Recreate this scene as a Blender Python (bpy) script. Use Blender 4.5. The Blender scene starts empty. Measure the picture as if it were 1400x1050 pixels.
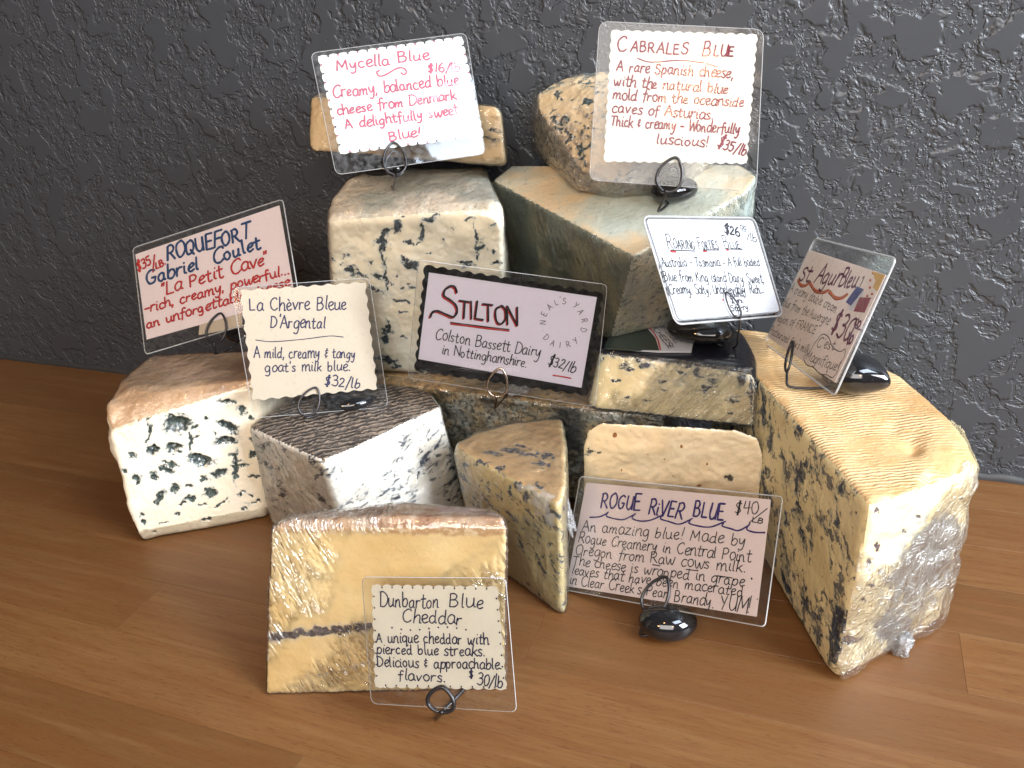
import bpy, bmesh, math, random
import numpy as np
from mathutils import Vector, Matrix
from mathutils.bvhtree import BVHTree
from mathutils import geometry
random.seed(7); RNG = np.random.RandomState(11)
S = bpy.context.scene
COL = S.collection
R = math.radians

# ------------------------------------------------------------------ camera
F_PX = 1130.0; CAM_H = 0.40
PITCH, ROLL, YAW = R(27.63), R(-4.64), R(22.21)
def _w2c(d):
    c, s = math.cos(YAW), math.sin(YAW)
    X = c*d[0]+s*d[1]; Y = -s*d[0]+c*d[1]; Z = d[2]
    cx = X; cz = Y*math.cos(PITCH)-Z*math.sin(PITCH); cy = -(Y*math.sin(PITCH)+Z*math.cos(PITCH))
    c, s = math.cos(ROLL), math.sin(ROLL)
    return (c*cx-s*cy, s*cx+c*cy, cz)
M = np.array([_w2c(e) for e in ((1,0,0),(0,1,0),(0,0,1))]).T
CAMP = np.array([0, 0, CAM_H])
def V(px, py, z):
    """point at height z seen at pixel (px,py) of the 1400x1050 photograph"""
    d = M.T @ np.array([px-700.0, py-525.0, F_PX])
    k = (z-CAM_H)/d[2]
    return tuple(CAMP+k*d)
def VY(px, py, y):
    """the same ray met at depth y"""
    d = M.T @ np.array([px-700.0, py-525.0, F_PX]); k = y/d[1]
    return tuple(CAMP+k*d)
def proj(P):
    c = (np.asarray(P, float)-CAMP) @ M.T
    return c[:, :2]/c[:, 2:3]*F_PX+np.array([700.0, 525.0])
cam_d = bpy.data.cameras.new('camera'); cam = bpy.data.objects.new('camera', cam_d); COL.objects.link(cam)
cam_d.sensor_width = 36; cam_d.lens = F_PX/1400*36; cam_d.clip_start = 0.01; cam_d.clip_end = 50
cm = Matrix.Identity(4)
for i in range(3):
    cm[i][0] = M[0][i]; cm[i][1] = -M[1][i]; cm[i][2] = -M[2][i]; cm[i][3] = CAMP[i]
cam.matrix_world = cm
S.camera = cam

# ------------------------------------------------------------------ world and lamps
W = bpy.data.worlds.new('World'); S.world = W; W.use_nodes = True
wt = W.node_tree; bg = wt.nodes['Background']
bg.inputs[0].default_value = (1.0, 0.72, 0.50, 1); bg.inputs[1].default_value = 0.07
def area(name, loc, target, sx, sy, power, color):
    l = bpy.data.lights.new(name, 'AREA'); l.shape = 'RECTANGLE'; l.size = sx; l.size_y = sy
    l.energy = power; l.color = color
    o = bpy.data.objects.new(name, l); COL.objects.link(o); o.location = loc
    o.rotation_euler = (Vector(target)-Vector(loc)).to_track_quat('-Z', 'Y').to_euler()
    return o
area('window_light', (1.35, 0.0, 0.90), (-0.02, 0.5, 0.12), 0.7, 0.8, 57, (0.86, 0.92, 1.0))
area('room_light', (0.22, -1.30, 1.35), (-0.05, 0.45, 0.15), 1.5, 1.1, 33, (1.0, 0.96, 0.92))
area('high_window_light', (0.83, 0.15, 1.75), (0.15, 0.63, 0.4), 0.8, 0.5, 18.0, (0.72, 0.84, 1.0))
def pendant(loc, power, r=0.06):
    l = bpy.data.lights.new('pendant_bulb', 'POINT'); l.energy = power; l.color = (1.0, 0.56, 0.24); l.shadow_soft_size = r
    o = bpy.data.objects.new('pendant_bulb', l); COL.objects.link(o); o.location = loc
pendant((-0.50, -0.80, 1.05), 12, 0.04); pendant((0.56, -0.64, 1.12), 6, 0.07); pendant((-0.15, -0.35, 1.7), 9, 0.05)
S.view_settings.view_transform = 'Standard'; S.view_settings.look = 'None'
S.view_settings.exposure = 0.30; S.view_settings.gamma = 1.0
S.render.engine = 'CYCLES'
S.cycles.transparent_max_bounces = 24; S.cycles.max_bounces = 8

# ------------------------------------------------------------------ numpy noise
_perm = np.random.RandomState(3).rand(64, 64, 64)
def vnoise(P, scale):
    q = np.asarray(P)*scale+17.3; i = np.floor(q).astype(int); f = q-i; f = f*f*(3-2*f)
    a = 0
    for dx in (0, 1):
        wx = f[:, 0] if dx else 1-f[:, 0]
        for dy in (0, 1):
            wy = f[:, 1] if dy else 1-f[:, 1]
            for dz in (0, 1):
                wz = f[:, 2] if dz else 1-f[:, 2]
                a = a+wx*wy*wz*_perm[(i[:, 0]+dx) % 64, (i[:, 1]+dy) % 64, (i[:, 2]+dz) % 64]
    return a-0.5
def fbm(P, scale, oct=3):
    r = 0; a = 1.0
    for k in range(oct): r = r+a*vnoise(P, scale*2**k); a *= 0.5
    return r

# ------------------------------------------------------------------ shader helper
class NT:
    def __init__(s, name, disp=False):
        s.m = bpy.data.materials.new(name); s.m.use_nodes = True; s.t = s.m.node_tree; s.t.nodes.clear()
        s.out = s.n('ShaderNodeOutputMaterial')
    def n(s, t, **k):
        x = s.t.nodes.new(t)
        for a, b in k.items(): setattr(x, a, b)
        return x
    def l(s, a, b): s.t.links.new(a, b)
    def inp(s, node, key, v):
        if v is None: return
        i = node.inputs[key]
        if hasattr(v, 'links') or isinstance(v, bpy.types.NodeSocket): s.l(v, i)
        else: i.default_value = v
    def coord(s, which='Object'): return s.n('ShaderNodeTexCoord').outputs[which]
    def mapping(s, vec, scale=(1,1,1), rot=(0,0,0), loc=(0,0,0)):
        # rotate first, then stretch
        m1 = s.n('ShaderNodeMapping'); s.l(vec, m1.inputs[0]); m1.inputs['Rotation'].default_value = rot; m1.inputs['Location'].default_value = loc
        m2 = s.n('ShaderNodeMapping'); s.l(m1.outputs[0], m2.inputs[0]); m2.inputs['Scale'].default_value = scale
        return m2.outputs[0]
    def noise(s, vec, scale, detail=3, rough=0.5, dist=0.0):
        x = s.n('ShaderNodeTexNoise'); s.l(vec, x.inputs['Vector'])
        for k, v in (('Scale', scale), ('Detail', detail), ('Roughness', rough), ('Distortion', dist)): x.inputs[k].default_value = v
        return x.outputs[0]
    def voro(s, vec, scale, feature='F1', rnd=1.0):
        x = s.n('ShaderNodeTexVoronoi', feature=feature); s.l(vec, x.inputs['Vector']); x.inputs['Scale'].default_value = scale; x.inputs['Randomness'].default_value = rnd
        return x.outputs['Distance']
    def step(s, v, a, b):
        x = s.n('ShaderNodeMapRange', interpolation_type='SMOOTHSTEP'); s.inp(x, 0, v); x.inputs[1].default_value = a; x.inputs[2].default_value = b
        return x.outputs[0]
    def math(s, op, a, b=None, c=None):
        x = s.n('ShaderNodeMath', operation=op); s.inp(x, 0, a); s.inp(x, 1, b); s.inp(x, 2, c); return x.outputs[0]
    def mix(s, f, a, b, mode='MIX'):
        x = s.n('ShaderNodeMix', data_type='RGBA', blend_type=mode); s.inp(x, 0, f); s.inp(x, 6, a); s.inp(x, 7, b); return x.outputs[2]
    def attr(s, name):
        x = s.n('ShaderNodeAttribute'); x.attribute_name = name; return x
    def bump(s, h, strength=0.5, dist=0.001, normal=None):
        x = s.n('ShaderNodeBump'); s.inp(x, 'Height', h); x.inputs['Strength'].default_value = strength; x.inputs['Distance'].default_value = dist
        if normal is not None: s.l(normal, x.inputs['Normal'])
        return x.outputs[0]
    def bsdf(s, color, rough=0.5, normal=None, spec=0.5, sss=0.0, coat=0.0, coat_rough=0.1, metal=0.0, sheen=0.0):
        x = s.n('ShaderNodeBsdfPrincipled'); s.inp(x, 'Base Color', color); s.inp(x, 'Roughness', rough); s.inp(x, 'Specular IOR Level', spec)
        if sss: x.inputs['Subsurface Weight'].default_value = sss; x.inputs['Subsurface Radius'].default_value = (1.0, 0.7, 0.4); x.inputs['Subsurface Scale'].default_value = 0.004
        x.inputs['Coat Weight'].default_value = coat; x.inputs['Coat Roughness'].default_value = coat_rough; x.inputs['Metallic'].default_value = metal
        if normal is not None: s.l(normal, x.inputs['Normal'])
        s.l(x.outputs[0], s.out.inputs[0]); return x
C4 = lambda r, g, b: (r, g, b, 1)

# ------------------------------------------------------------------ object helpers
def tag(o, label=None, cat=None, group=None, kind=None):
    if label: o['label'] = label
    if cat: o['category'] = cat
    if group: o['group'] = group
    if kind: o['kind'] = kind
    return o
def thing(name, loc, label, cat, group=None):
    o = bpy.data.objects.new(name, None); COL.objects.link(o); o.location = loc; o.empty_display_size = 0.02
    return tag(o, label, cat, group)
def link_mesh(name, me, mat, parent=None):
    o = bpy.data.objects.new(name, me); COL.objects.link(o)
    if mat: me.materials.append(mat)
    if parent is not None:
        o.parent = parent
        o.matrix_parent_inverse = Matrix.Translation(-Vector(parent.location)) if parent.type == 'EMPTY' else Matrix.Identity(4)
    return o
def mesh_from(name, verts, faces, smooth=True):
    me = bpy.data.meshes.new(name); me.from_pydata([tuple(v) for v in verts], [], [tuple(f) for f in faces]); me.update()
    if smooth: me.polygons.foreach_set('use_smooth', [True]*len(me.polygons))
    return me
def mesh_np(name, co, quads, attrs=None):
    me = bpy.data.meshes.new(name); nf = len(quads)
    me.vertices.add(len(co)); me.vertices.foreach_set('co', np.asarray(co, np.float32).ravel())
    me.loops.add(nf*4); me.loops.foreach_set('vertex_index', np.asarray(quads, np.int32).ravel())
    me.polygons.add(nf); me.polygons.foreach_set('loop_start', np.arange(0, nf*4, 4, dtype=np.int32))
    me.polygons.foreach_set('use_smooth', np.ones(nf, bool))
    me.update(calc_edges=True); me.validate()
    if attrs:
        for k, v in attrs.items():
            a = me.attributes.new(k, 'FLOAT', 'POINT'); a.data.foreach_set('value', np.asarray(v, np.float32))
    return me

# ------------------------------------------------------------------ solid body from a convex set of corners
def remeshed(pts, bevel, voxel, smooth_it=2):
    bm = bmesh.new()
    for p in pts: bm.verts.new(p)
    bmesh.ops.convex_hull(bm, input=bm.verts)
    for v in [v for v in bm.verts if not v.link_faces]: bm.verts.remove(v)
    bmesh.ops.dissolve_limit(bm, angle_limit=R(3), verts=bm.verts, edges=bm.edges)
    bmesh.ops.recalc_face_normals(bm, faces=bm.faces)
    bm.faces.ensure_lookup_table()
    planes = [(np.array(f.normal), np.array(f.calc_center_median())) for f in bm.faces]
    me = bpy.data.meshes.new('tmp'); bm.to_mesh(me); bm.free()
    o = bpy.data.objects.new('tmp', me); COL.objects.link(o)
    b = o.modifiers.new('b', 'BEVEL'); b.width = bevel; b.segments = 3; b.limit_method = 'NONE'
    r = o.modifiers.new('r', 'REMESH'); r.mode = 'VOXEL'; r.voxel_size = voxel
    s = o.modifiers.new('s', 'SMOOTH'); s.iterations = smooth_it; s.factor = 0.5
    dg = bpy.context.evaluated_depsgraph_get(); ev = o.evaluated_get(dg); m2 = ev.to_mesh()
    n = len(m2.vertices); co = np.empty(n*3, np.float32); m2.vertices.foreach_get('co', co); co = co.reshape(-1, 3).astype(float)
    nr = np.empty(n*3, np.float32); m2.vertex_normals.foreach_get('vector', nr); nr = nr.reshape(-1, 3).astype(float)
    q = np.array([list(p.vertices) if len(p.vertices) == 4 else list(p.vertices)+[p.vertices[-1]] for p in m2.polygons], np.int32)
    ev.to_mesh_clear(); bpy.data.objects.remove(o); bpy.data.meshes.remove(me)
    return co, nr, q, planes
def normals_of(co, q):
    a = co[q[:, 2]]-co[q[:, 0]]; b = co[q[:, 3]]-co[q[:, 1]]; fn = np.cross(a, b)
    vn = np.zeros_like(co)
    for k in range(4): np.add.at(vn, q[:, k], fn)
    return vn/(np.linalg.norm(vn, axis=1, keepdims=True)+1e-12)
def split(co, q, region, names, mats, parent, attrs):
    obs = []
    for i, nm in enumerate(names):
        sel = q[region == i]
        if not len(sel): continue
        u, inv = np.unique(sel, return_inverse=True)
        me = mesh_np(nm, co[u], inv.reshape(-1, 4), {k: v[u] for k, v in attrs.items()})
        obs.append(link_mesh(nm, me, mats[i], parent))
    return obs
def blobs(P, lst, ox, oy, sc, wob=3.0, seed=0.0):
    """0..1 mask of blotches given in the photograph's pixels, carried onto the surface"""
    px = proj(P)
    wx = fbm(P+seed, 260, 3)*wob*3; wy = fbm(P+seed+5, 260, 3)*wob*3
    x = px[:, 0]+wx; y = px[:, 1]+wy; m = np.zeros(len(P))
    for b in lst:
        cx, cy, rx, ry = b[0]/sc+ox, b[1]/sc+oy, b[2]/sc, b[3]/sc; a = R(b[4] if len(b) > 4 else 0)
        dx, dy = x-cx, y-cy; u = (dx*math.cos(a)+dy*math.sin(a))/rx; v = (-dx*math.sin(a)+dy*math.cos(a))/ry
        m = np.maximum(m, (1.12-0.5*np.sqrt(u*u+v*v)))
    return np.clip(m, 0, 1)
BODIES = {}
def body(name, pts, label, cat, names, mats, classify, group=None, bevel=0.004, voxel=0.0015, lump=0.0008, lump_s=45, fine=0.0002,
         paint=None, deform=None, wrap=None):
    co, nr, q, planes = remeshed(pts, bevel, voxel)
    co = co+nr*(fbm(co, lump_s, 2)*lump*1.1+fbm(co+3, 420, 2)*fine*2)[:, None]
    fc = co[q].mean(1)
    D = np.stack([(fc-c)@n for n, c in planes], 1); idx = D.argmax(1)
    reg_of_plane = np.array([classify(n, c) for n, c in planes]); region = reg_of_plane[idx]
    attrs = {'mold': np.zeros(len(co))}
    vreg = np.zeros(len(co), int); vreg[q.ravel()] = np.repeat(region, 4)
    if paint: attrs.update(paint(co, nr, vreg))
    if deform is not None: co = deform(co, nr, vreg, attrs)
    base = Vector((float(co[:, 0].mean()), float(co[:, 1].mean()), float(co[:, 2].min())))
    t = thing(name, base, label, cat, group)
    split(co, q, region, names, mats, t, attrs)
    BODIES[label] = (co, q, t)
    if wrap: wrap_shell(co, q, t, **wrap)
    return t
def wrap_shell(co, q, parent, mat, offset=0.0009, wr=0.0006, keep=None, scale=90):
    nr = normals_of(co, q)
    c2 = co.copy()
    n1 = fbm(co*np.array([1, 1, .6]), scale, 3); rid = 1-np.abs(n1)*4
    c2 = co+nr*(offset+np.clip(rid, -0.3, 1)*wr*0.5+np.clip(fbm(co+9, 30, 2), 0, 1)*wr*1.5)[:, None]
    if keep is not None:
        k = keep(co[q].mean(1), nr[q].mean(1)); q = q[k]
    u, inv = np.unique(q, return_inverse=True)
    link_mesh('plastic_wrap', mesh_np('plastic_wrap', c2[u], inv.reshape(-1, 4)), mat, parent)

# ------------------------------------------------------------------ materials
def wrap_mat(name, strength=0.6, scale=70, stretch=(1, 1, 1), rot=(0, 0, 0), haze=0.03, amount=1.0, rough=0.09, crz=.12, bd=.004, patch=None):
    m = NT(name); v = m.mapping(m.coord(), stretch, rot)
    a = m.noise(v, scale, 4, 0.55, 1.2); b = m.math('ABSOLUTE', m.math('SUBTRACT', a, 0.5))
    c = m.noise(v, scale*3.3, 3, 0.5, 0.6); d = m.math('ABSOLUTE', m.math('SUBTRACT', c, 0.5))
    h = m.math('ADD', m.math('MULTIPLY', b, -1.0), m.math('MULTIPLY', d, -0.35))
    if patch:
        pm = m.step(m.noise(m.coord(), patch[0], 2, .5), patch[1], patch[1]+.10); h = m.math('MULTIPLY', h, m.math('ADD', pm, .10)); crz_ = m.math('MULTIPLY', pm, crz)
    else: crz_ = crz
    nb = m.bump(h, strength, bd)
    gl = m.n('ShaderNodeBsdfGlossy'); gl.inputs['Roughness'].default_value = rough; gl.inputs['Color'].default_value = C4(1, 1, 1); m.l(nb, gl.inputs['Normal'])
    tr = m.n('ShaderNodeBsdfTransparent')
    df = m.n('ShaderNodeBsdfDiffuse'); df.inputs[0].default_value = C4(.85, .87, .9); m.l(nb, df.inputs['Normal'])
    fr = m.n('ShaderNodeFresnel'); fr.inputs[0].default_value = 1.5; m.l(nb, fr.inputs[1])
    ms = m.n('ShaderNodeMixShader'); ms.inputs[0].default_value = haze; m.l(tr.outputs[0], ms.inputs[1]); m.l(df.outputs[0], ms.inputs[2])
    crease = m.math('MULTIPLY', m.step(b, 0.02, 0.0), crz_)
    m2 = m.n('ShaderNodeMixShader'); m.l(m.math('MINIMUM', m.math('ADD', m.math('MULTIPLY', fr.outputs[0], 1.35*amount), crease), 0.9), m2.inputs[0]); m.l(ms.outputs[0], m2.inputs[1]); m.l(gl.outputs[0], m2.inputs[2])
    m.l(m2.outputs[0], m.out.inputs[0]); return m.m
WRAP = wrap_mat('plastic_film', haze=.01)
WRAP_TIGHT = wrap_mat('tight_film_streaked', 0.35, 60, (1, 1, 6), (0, R(35), 0), 0.005, 0.8, .07, .08, .005, (20, .45))
WRAP_STREAK = wrap_mat('tight_film_combed', 0.9, 34, (5.5, 1.0, 1.0), (0, R(-38), R(10)), 0.01, 1.6, 0.06, .15, .014, (16, .42))
WRAP_CRUMPLE = wrap_mat('crumpled_film', 1.0, 75, haze=0.03, amount=1.8, rough=0.05, crz=.20, bd=.007)

def paste(name, base, base2, vein=(0.035, 0.05, 0.06), halo=(0.42, 0.47, 0.45), scale=55, stretch=(1, 1, 1), rot=(0, 0, 0), thr=0.62, soft=0.03,
          dens=(0.4, 0.55), fine=None, use_attr=True, rough=0.38, bumpy=0.4, attr_only=False, pits=0.0, dens_scale=14, tint=None, coat=0.15):
    m = NT(name); co = m.coord(); v = m.mapping(co, stretch, rot)
    big = m.noise(co, 18, 3, 0.6)
    col = m.mix(m.step(big, 0.35, 0.7), C4(*base), C4(*base2))
    spk = m.noise(co, 900, 2, 0.6)
    col = m.mix(m.step(spk, 0.45, 0.8), col, m.mix(0.12, col, C4(.3, .22, .1)))
    mask = None
    warp = m.n('ShaderNodeMix', data_type='VECTOR'); 
    nz = m.n('ShaderNodeTexNoise'); m.l(co, nz.inputs['Vector']); nz.inputs['Scale'].default_value = 160; nz.inputs['Detail'].default_value = 2
    sub = m.n('ShaderNodeVectorMath', operation='MULTIPLY_ADD'); m.l(nz.outputs['Color'], sub.inputs[0]); sub.inputs[1].default_value = (.009, .009, .009); m.l(v, sub.inputs[2])
    vv = sub.outputs[0]
    hal = None
    if not attr_only:
        a = m.noise(vv, scale, 5, 0.66, 0.3)
        d = m.step(m.noise(co, dens_scale, 2, 0.5), *dens)
        a2 = m.math('ADD', a, m.math('MULTIPLY', m.math('SUBTRACT', d, 1.0), 0.16))
        mask = m.step(a2, thr, thr+soft+.02); hal = m.step(a2, thr-0.06, thr+0.03)
        if fine:
            b = m.noise(vv, scale*fine, 4, 0.62, 0.2); b2 = m.math('ADD', b, m.math('MULTIPLY', m.math('SUBTRACT', d, 1.0), 0.12))
            mask = m.math('MAXIMUM', mask, m.math('MULTIPLY', m.step(b2, thr+0.02, thr+0.07), 0.85))
    if use_attr:
        at = m.attr('mold').outputs['Fac']
        e = m.math('ADD', at, m.math('MULTIPLY', m.math('SUBTRACT', m.noise(co, 380, 5, 0.75), 0.5), 1.5))
        am = m.math('MULTIPLY', m.step(e, 0.52, 0.70), m.step(at, 0.30, 0.45)); ah = m.math('MULTIPLY', m.step(e, 0.30, 0.58), m.step(at, 0.22, 0.42))
        mask = am if mask is None else m.math('MAXIMUM', mask, am)
        hal = ah if hal is None else m.math('MAXIMUM', hal, ah)
    vn = m.noise(co, 330, 3, 0.7)
    vc = m.mix(m.step(vn, 0.42, 0.66), C4(*vein), C4(*[min(1, x*3.2+.02) for x in vein]))
    col = m.mix(m.math('MULTIPLY', hal, 0.55), col, C4(*halo))
    col = m.mix(mask, col, vc)
    if tint: col = tint(m, co, col)
    hh = m.math('ADD', m.math('MULTIPLY', mask, -0.8), m.math('MULTIPLY', m.noise(co, 500, 3, 0.6), 0.35))
    hh = m.math('ADD', hh, m.math('MULTIPLY', m.noise(co, 90, 2, 0.5), 0.25))
    nb = m.bump(hh, bumpy, 0.0012)
    rr = m.math('ADD', m.math('MULTIPLY', mask, 0.3), rough)
    m.bsdf(col, rr, nb, spec=0.45, sss=0.12, coat=coat, coat_rough=0.25)
    return m.m
def rind(name, c1, c2, c3=None, scale=60, thr=(0.4, 0.65), rough=0.6, bumpy=0.6, spot=(0.3, 0.25, 0.2), spot_thr=0.66, stretch=(1, 1, 1), rot=(0, 0, 0), ribs=None, coat=0.0, spot_scale=240):
    m = NT(name); co = m.coord(); v = m.mapping(co, stretch, rot)
    col = m.mix(m.step(m.noise(v, scale, 4, 0.6, 0.3), *thr), C4(*c1), C4(*c2))
    if c3: col = m.mix(m.step(m.noise(v, scale*0.35, 3, 0.6), 0.48, 0.66), col, C4(*c3))
    sp = m.noise(co, spot_scale, 3, 0.7); col = m.mix(m.math('MULTIPLY', m.step(sp, spot_thr-.06, spot_thr+.04), 0.8), col, C4(*spot))
    h = m.math('ADD', m.noise(co, 300, 4, 0.7), m.math('MULTIPLY', m.noise(co, 60, 3, 0.6), 1.2))
    if ribs: col, h = ribs(m, co, col, h)
    m.bsdf(col, rough, m.bump(h, bumpy, 0.0015), spec=0.35, coat=coat, coat_rough=0.2)
    return m.m
def simple(name, col, rough=0.5, spec=0.5, coat=0.0, metal=0.0, noise_amt=0.0, bs=0.0, scale=300):
    m = NT(name); co = m.coord()
    n = m.noise(co, scale, 3, 0.6); c = m.mix(m.math('MULTIPLY', m.step(n, 0.35, 0.75), noise_amt), C4(*col), C4(*[x*0.6 for x in col]))
    m.bsdf(c, rough, m.bump(n, bs, 0.0004) if bs else None, spec=spec, coat=coat, metal=metal, coat_rough=0.03)
    return m.m

# ------------------------------------------------------------------ the setting: wall, caulk, wooden table of staves
WALL_Y = 0.637
def wall_material():
    m = NT('textured_grey_wall_paint'); co = m.coord()
    w = m.n('ShaderNodeTexNoise'); m.l(co, w.inputs['Vector']); w.inputs['Scale'].default_value = 45; w.inputs['Detail'].default_value = 3
    wv = m.n('ShaderNodeVectorMath', operation='MULTIPLY_ADD'); m.l(w.outputs['Color'], wv.inputs[0]); wv.inputs[1].default_value = (.022, .022, .022); m.l(co, wv.inputs[2])
    a = m.noise(wv.outputs[0], 42, 3, 0.5, 0.2)
    plateau = m.step(a, 0.495, 0.560)                       # knocked-down islands with firm edges
    b = m.noise(wv.outputs[0], 130, 3, 0.6, 0.3)
    pits = m.math('MULTIPLY', m.step(b, 0.50, 0.60), m.math('SUBTRACT', 1.0, plateau))
    c = m.voro(wv.outputs[0], 260); drops = m.math('MULTIPLY', m.step(c, 0.42, 0.18), m.math('SUBTRACT', 1.0, plateau))
    h = m.math('ADD', plateau, m.math('MULTIPLY', pits, 0.75)); h = m.math('ADD', h, m.math('MULTIPLY', drops, 0.35))
    h = m.math('ADD', h, m.math('MULTIPLY', m.noise(co, 25, 2, 0.5), 0.8))
    h2 = m.noise(co, 900, 2, 0.5)
    nb = m.bump(h, 0.70, 0.0015); nb = m.bump(h2, 0.12, 0.0004, nb)
    col = m.mix(m.noise(co, 9, 3, 0.6), C4(.042, .046, .052), C4(.051, .055, .062))
    m.bsdf(col, 0.38, nb, spec=0.5)
    return m.m
WALLM = wall_material()
wm = mesh_from('wall', [(-2.6, WALL_Y, -.05), (1.2, WALL_Y, -.05), (1.2, WALL_Y, 1.6), (-2.6, WALL_Y, 1.6), (-2.6, WALL_Y+.12, -.05), (1.2, WALL_Y+.12, -.05), (1.2, WALL_Y+.12, 1.6), (-2.6, WALL_Y+.12, 1.6)],
               [(0, 1, 2, 3), (5, 4, 7, 6), (1, 5, 6, 2), (4, 0, 3, 7), (3, 2, 6, 7), (4, 5, 1, 0)], False)
tag(link_mesh('wall', wm, WALLM), kind='structure')
# bead of paint and caulk along the foot of the wall
vs, fs = [], []
NX = 420
for i in range(NX+1):
    x = -2.6+3.8*i/NX; jit = 0.0007*math.sin(i*1.7)+0.0006*random.uniform(-1, 1)
    prof = [(WALL_Y-.0004, 0.0052+jit), (WALL_Y-.0022, 0.0046+jit), (WALL_Y-.0034, 0.0022), (WALL_Y-.0036+jit*.3, 0.0002)]
    for (y, z) in prof: vs.append((x, y, z))
    if i:
        for k in range(3): a = (i-1)*4+k; fs.append((a, a+4, a+5, a+1))
tag(link_mesh('wall_caulk_bead', mesh_from('wall_caulk_bead', vs, fs), simple('grey_caulk', (.030, .029, .029), 0.6, noise_amt=.4)), kind='structure')

def wood_material():
    m = NT('oiled_beech_stave'); co = m.coord()
    oi = m.n('ShaderNodeObjectInfo'); rnd = oi.outputs['Random']
    off = m.n('ShaderNodeCombineXYZ'); m.l(m.math('MULTIPLY', rnd, 3.7), off.inputs[0]); m.l(m.math('MULTIPLY', rnd, 9.1), off.inputs[1]); m.l(m.math('MULTIPLY', rnd, 5.3), off.inputs[2])
    add = m.n('ShaderNodeVectorMath', operation='ADD'); m.l(co, add.inputs[0]); m.l(off.outputs[0], add.inputs[1])
    v = add.outputs[0]
    g1 = m.noise(m.mapping(v, (1.6, 26, 26), (0, 0, R(1.5))), 4.5, 5, 0.6, 0.6)      # broad figure along the stave
    g2 = m.noise(m.mapping(v, (7, 150, 150)), 5, 4, 0.65, 0.2)                      # fine grain
    fl = m.noise(m.mapping(v, (70, 620, 620)), 2.0, 2, 0.5)                          # short dark flecks of beech
    base = m.mix(m.step(rnd, 0.0, 1.0), C4(.108, .049, .0155), C4(.148, .071, .024))
    col = m.mix(m.step(g1, 0.35, 0.7), base, m.mix(0.62, base, C4(.12, .045, .012)))
    col = m.mix(m.math('MULTIPLY', m.step(g2, 0.42, 0.72), 0.52), col, C4(.10, .036, .010))
    col = m.mix(m.math('MULTIPLY', m.step(fl, 0.60, 0.70), 0.55), col, C4(.07, .024, .008))
    lt = m.noise(m.mapping(v, (3, 40, 40)), 3, 3, 0.5); col = m.mix(m.math('MULTIPLY', m.step(lt, 0.5, 0.8), 0.25), col, C4(.22, .118, .05))
    sm = m.noise(m.mapping(co, (1, 1, 1)), 8, 4, 0.65)                                # worn patches in the finish
    h = m.math('ADD', m.math('MULTIPLY', g2, 0.6), m.math('MULTIPLY', fl, -0.5))
    rg = m.math('ADD', 0.36, m.math('MULTIPLY', sm, 0.22))
    m.bsdf(col, rg, m.bump(h, 0.25, 0.0005), spec=0.35)
    return m.m
WOOD = wood_material()
table = thing('table', (0, 0.3, 0), 'x', 'x'); del table['label']; del table['category']; tag(table, kind='structure')
rows = [-0.05, 0.001, 0.051, 0.101, 0.151, 0.2005, 0.2505, 0.3, 0.3505, 0.402, 0.4515, 0.5, 0.545, 0.5935, 0.6365]
joints = {7: [-1.42, -0.4355, 0.09+0.6], 8: [-0.98, -0.1515, 0.55], 9: [-1.3, -0.62, 0.105, 0.9], 10: [-1.0, -0.3, 0.5], 11: [-1.5, -0.9, -0.12, 0.38], 12: [-1.1, -0.35, 0.7], 13: [-1.5, -0.7, 0.25]}
for i in range(len(rows)-1):
    y0, y1 = rows[i], rows[i+1]
    js = joints.get(i, [-1.2+0.37*((i*5) % 7)/3, -0.25+0.3*((i*3) % 5)/5, 0.6])
    xs = [-2.6]+sorted(js)+[1.2]
    for a, b in zip(xs[:-1], xs[1:]):
        g = 0.00005; e = 0.00014
        pv = [(a+g, y0+g, -.03), (b-g, y0+g, -.03), (b-g, y1-g, -.03), (a+g, y1-g, -.03), (a+g, y0+g, -e), (b-g, y0+g, -e), (b-g, y1-g, -e), (a+g, y1-g, -e),
              (a+g+e, y0+g+e, 0), (b-g-e, y0+g+e, 0), (b-g-e, y1-g-e, 0), (a+g+e, y1-g-e, 0)]
        pf = [(3, 2, 1, 0), (0, 1, 5, 4), (1, 2, 6, 5), (2, 3, 7, 6), (3, 0, 4, 7), (4, 5, 9, 8), (5, 6, 10, 9), (6, 7, 11, 10), (7, 4, 8, 11), (8, 9, 10, 11)]
        link_mesh('wood_stave', mesh_from('wood_stave', pv, pf, False), WOOD, table)

# ------------------------------------------------------------------ CHEESES
def sh(p, dx=0, dy=0, dz=0): return (p[0]+dx, p[1]+dy, p[2]+dz)
def zat(p, z, dx=0, dy=0): return (p[0]+dx, p[1]+dy, z)
CHS = 'cheeses in the blue cheese display'

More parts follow.
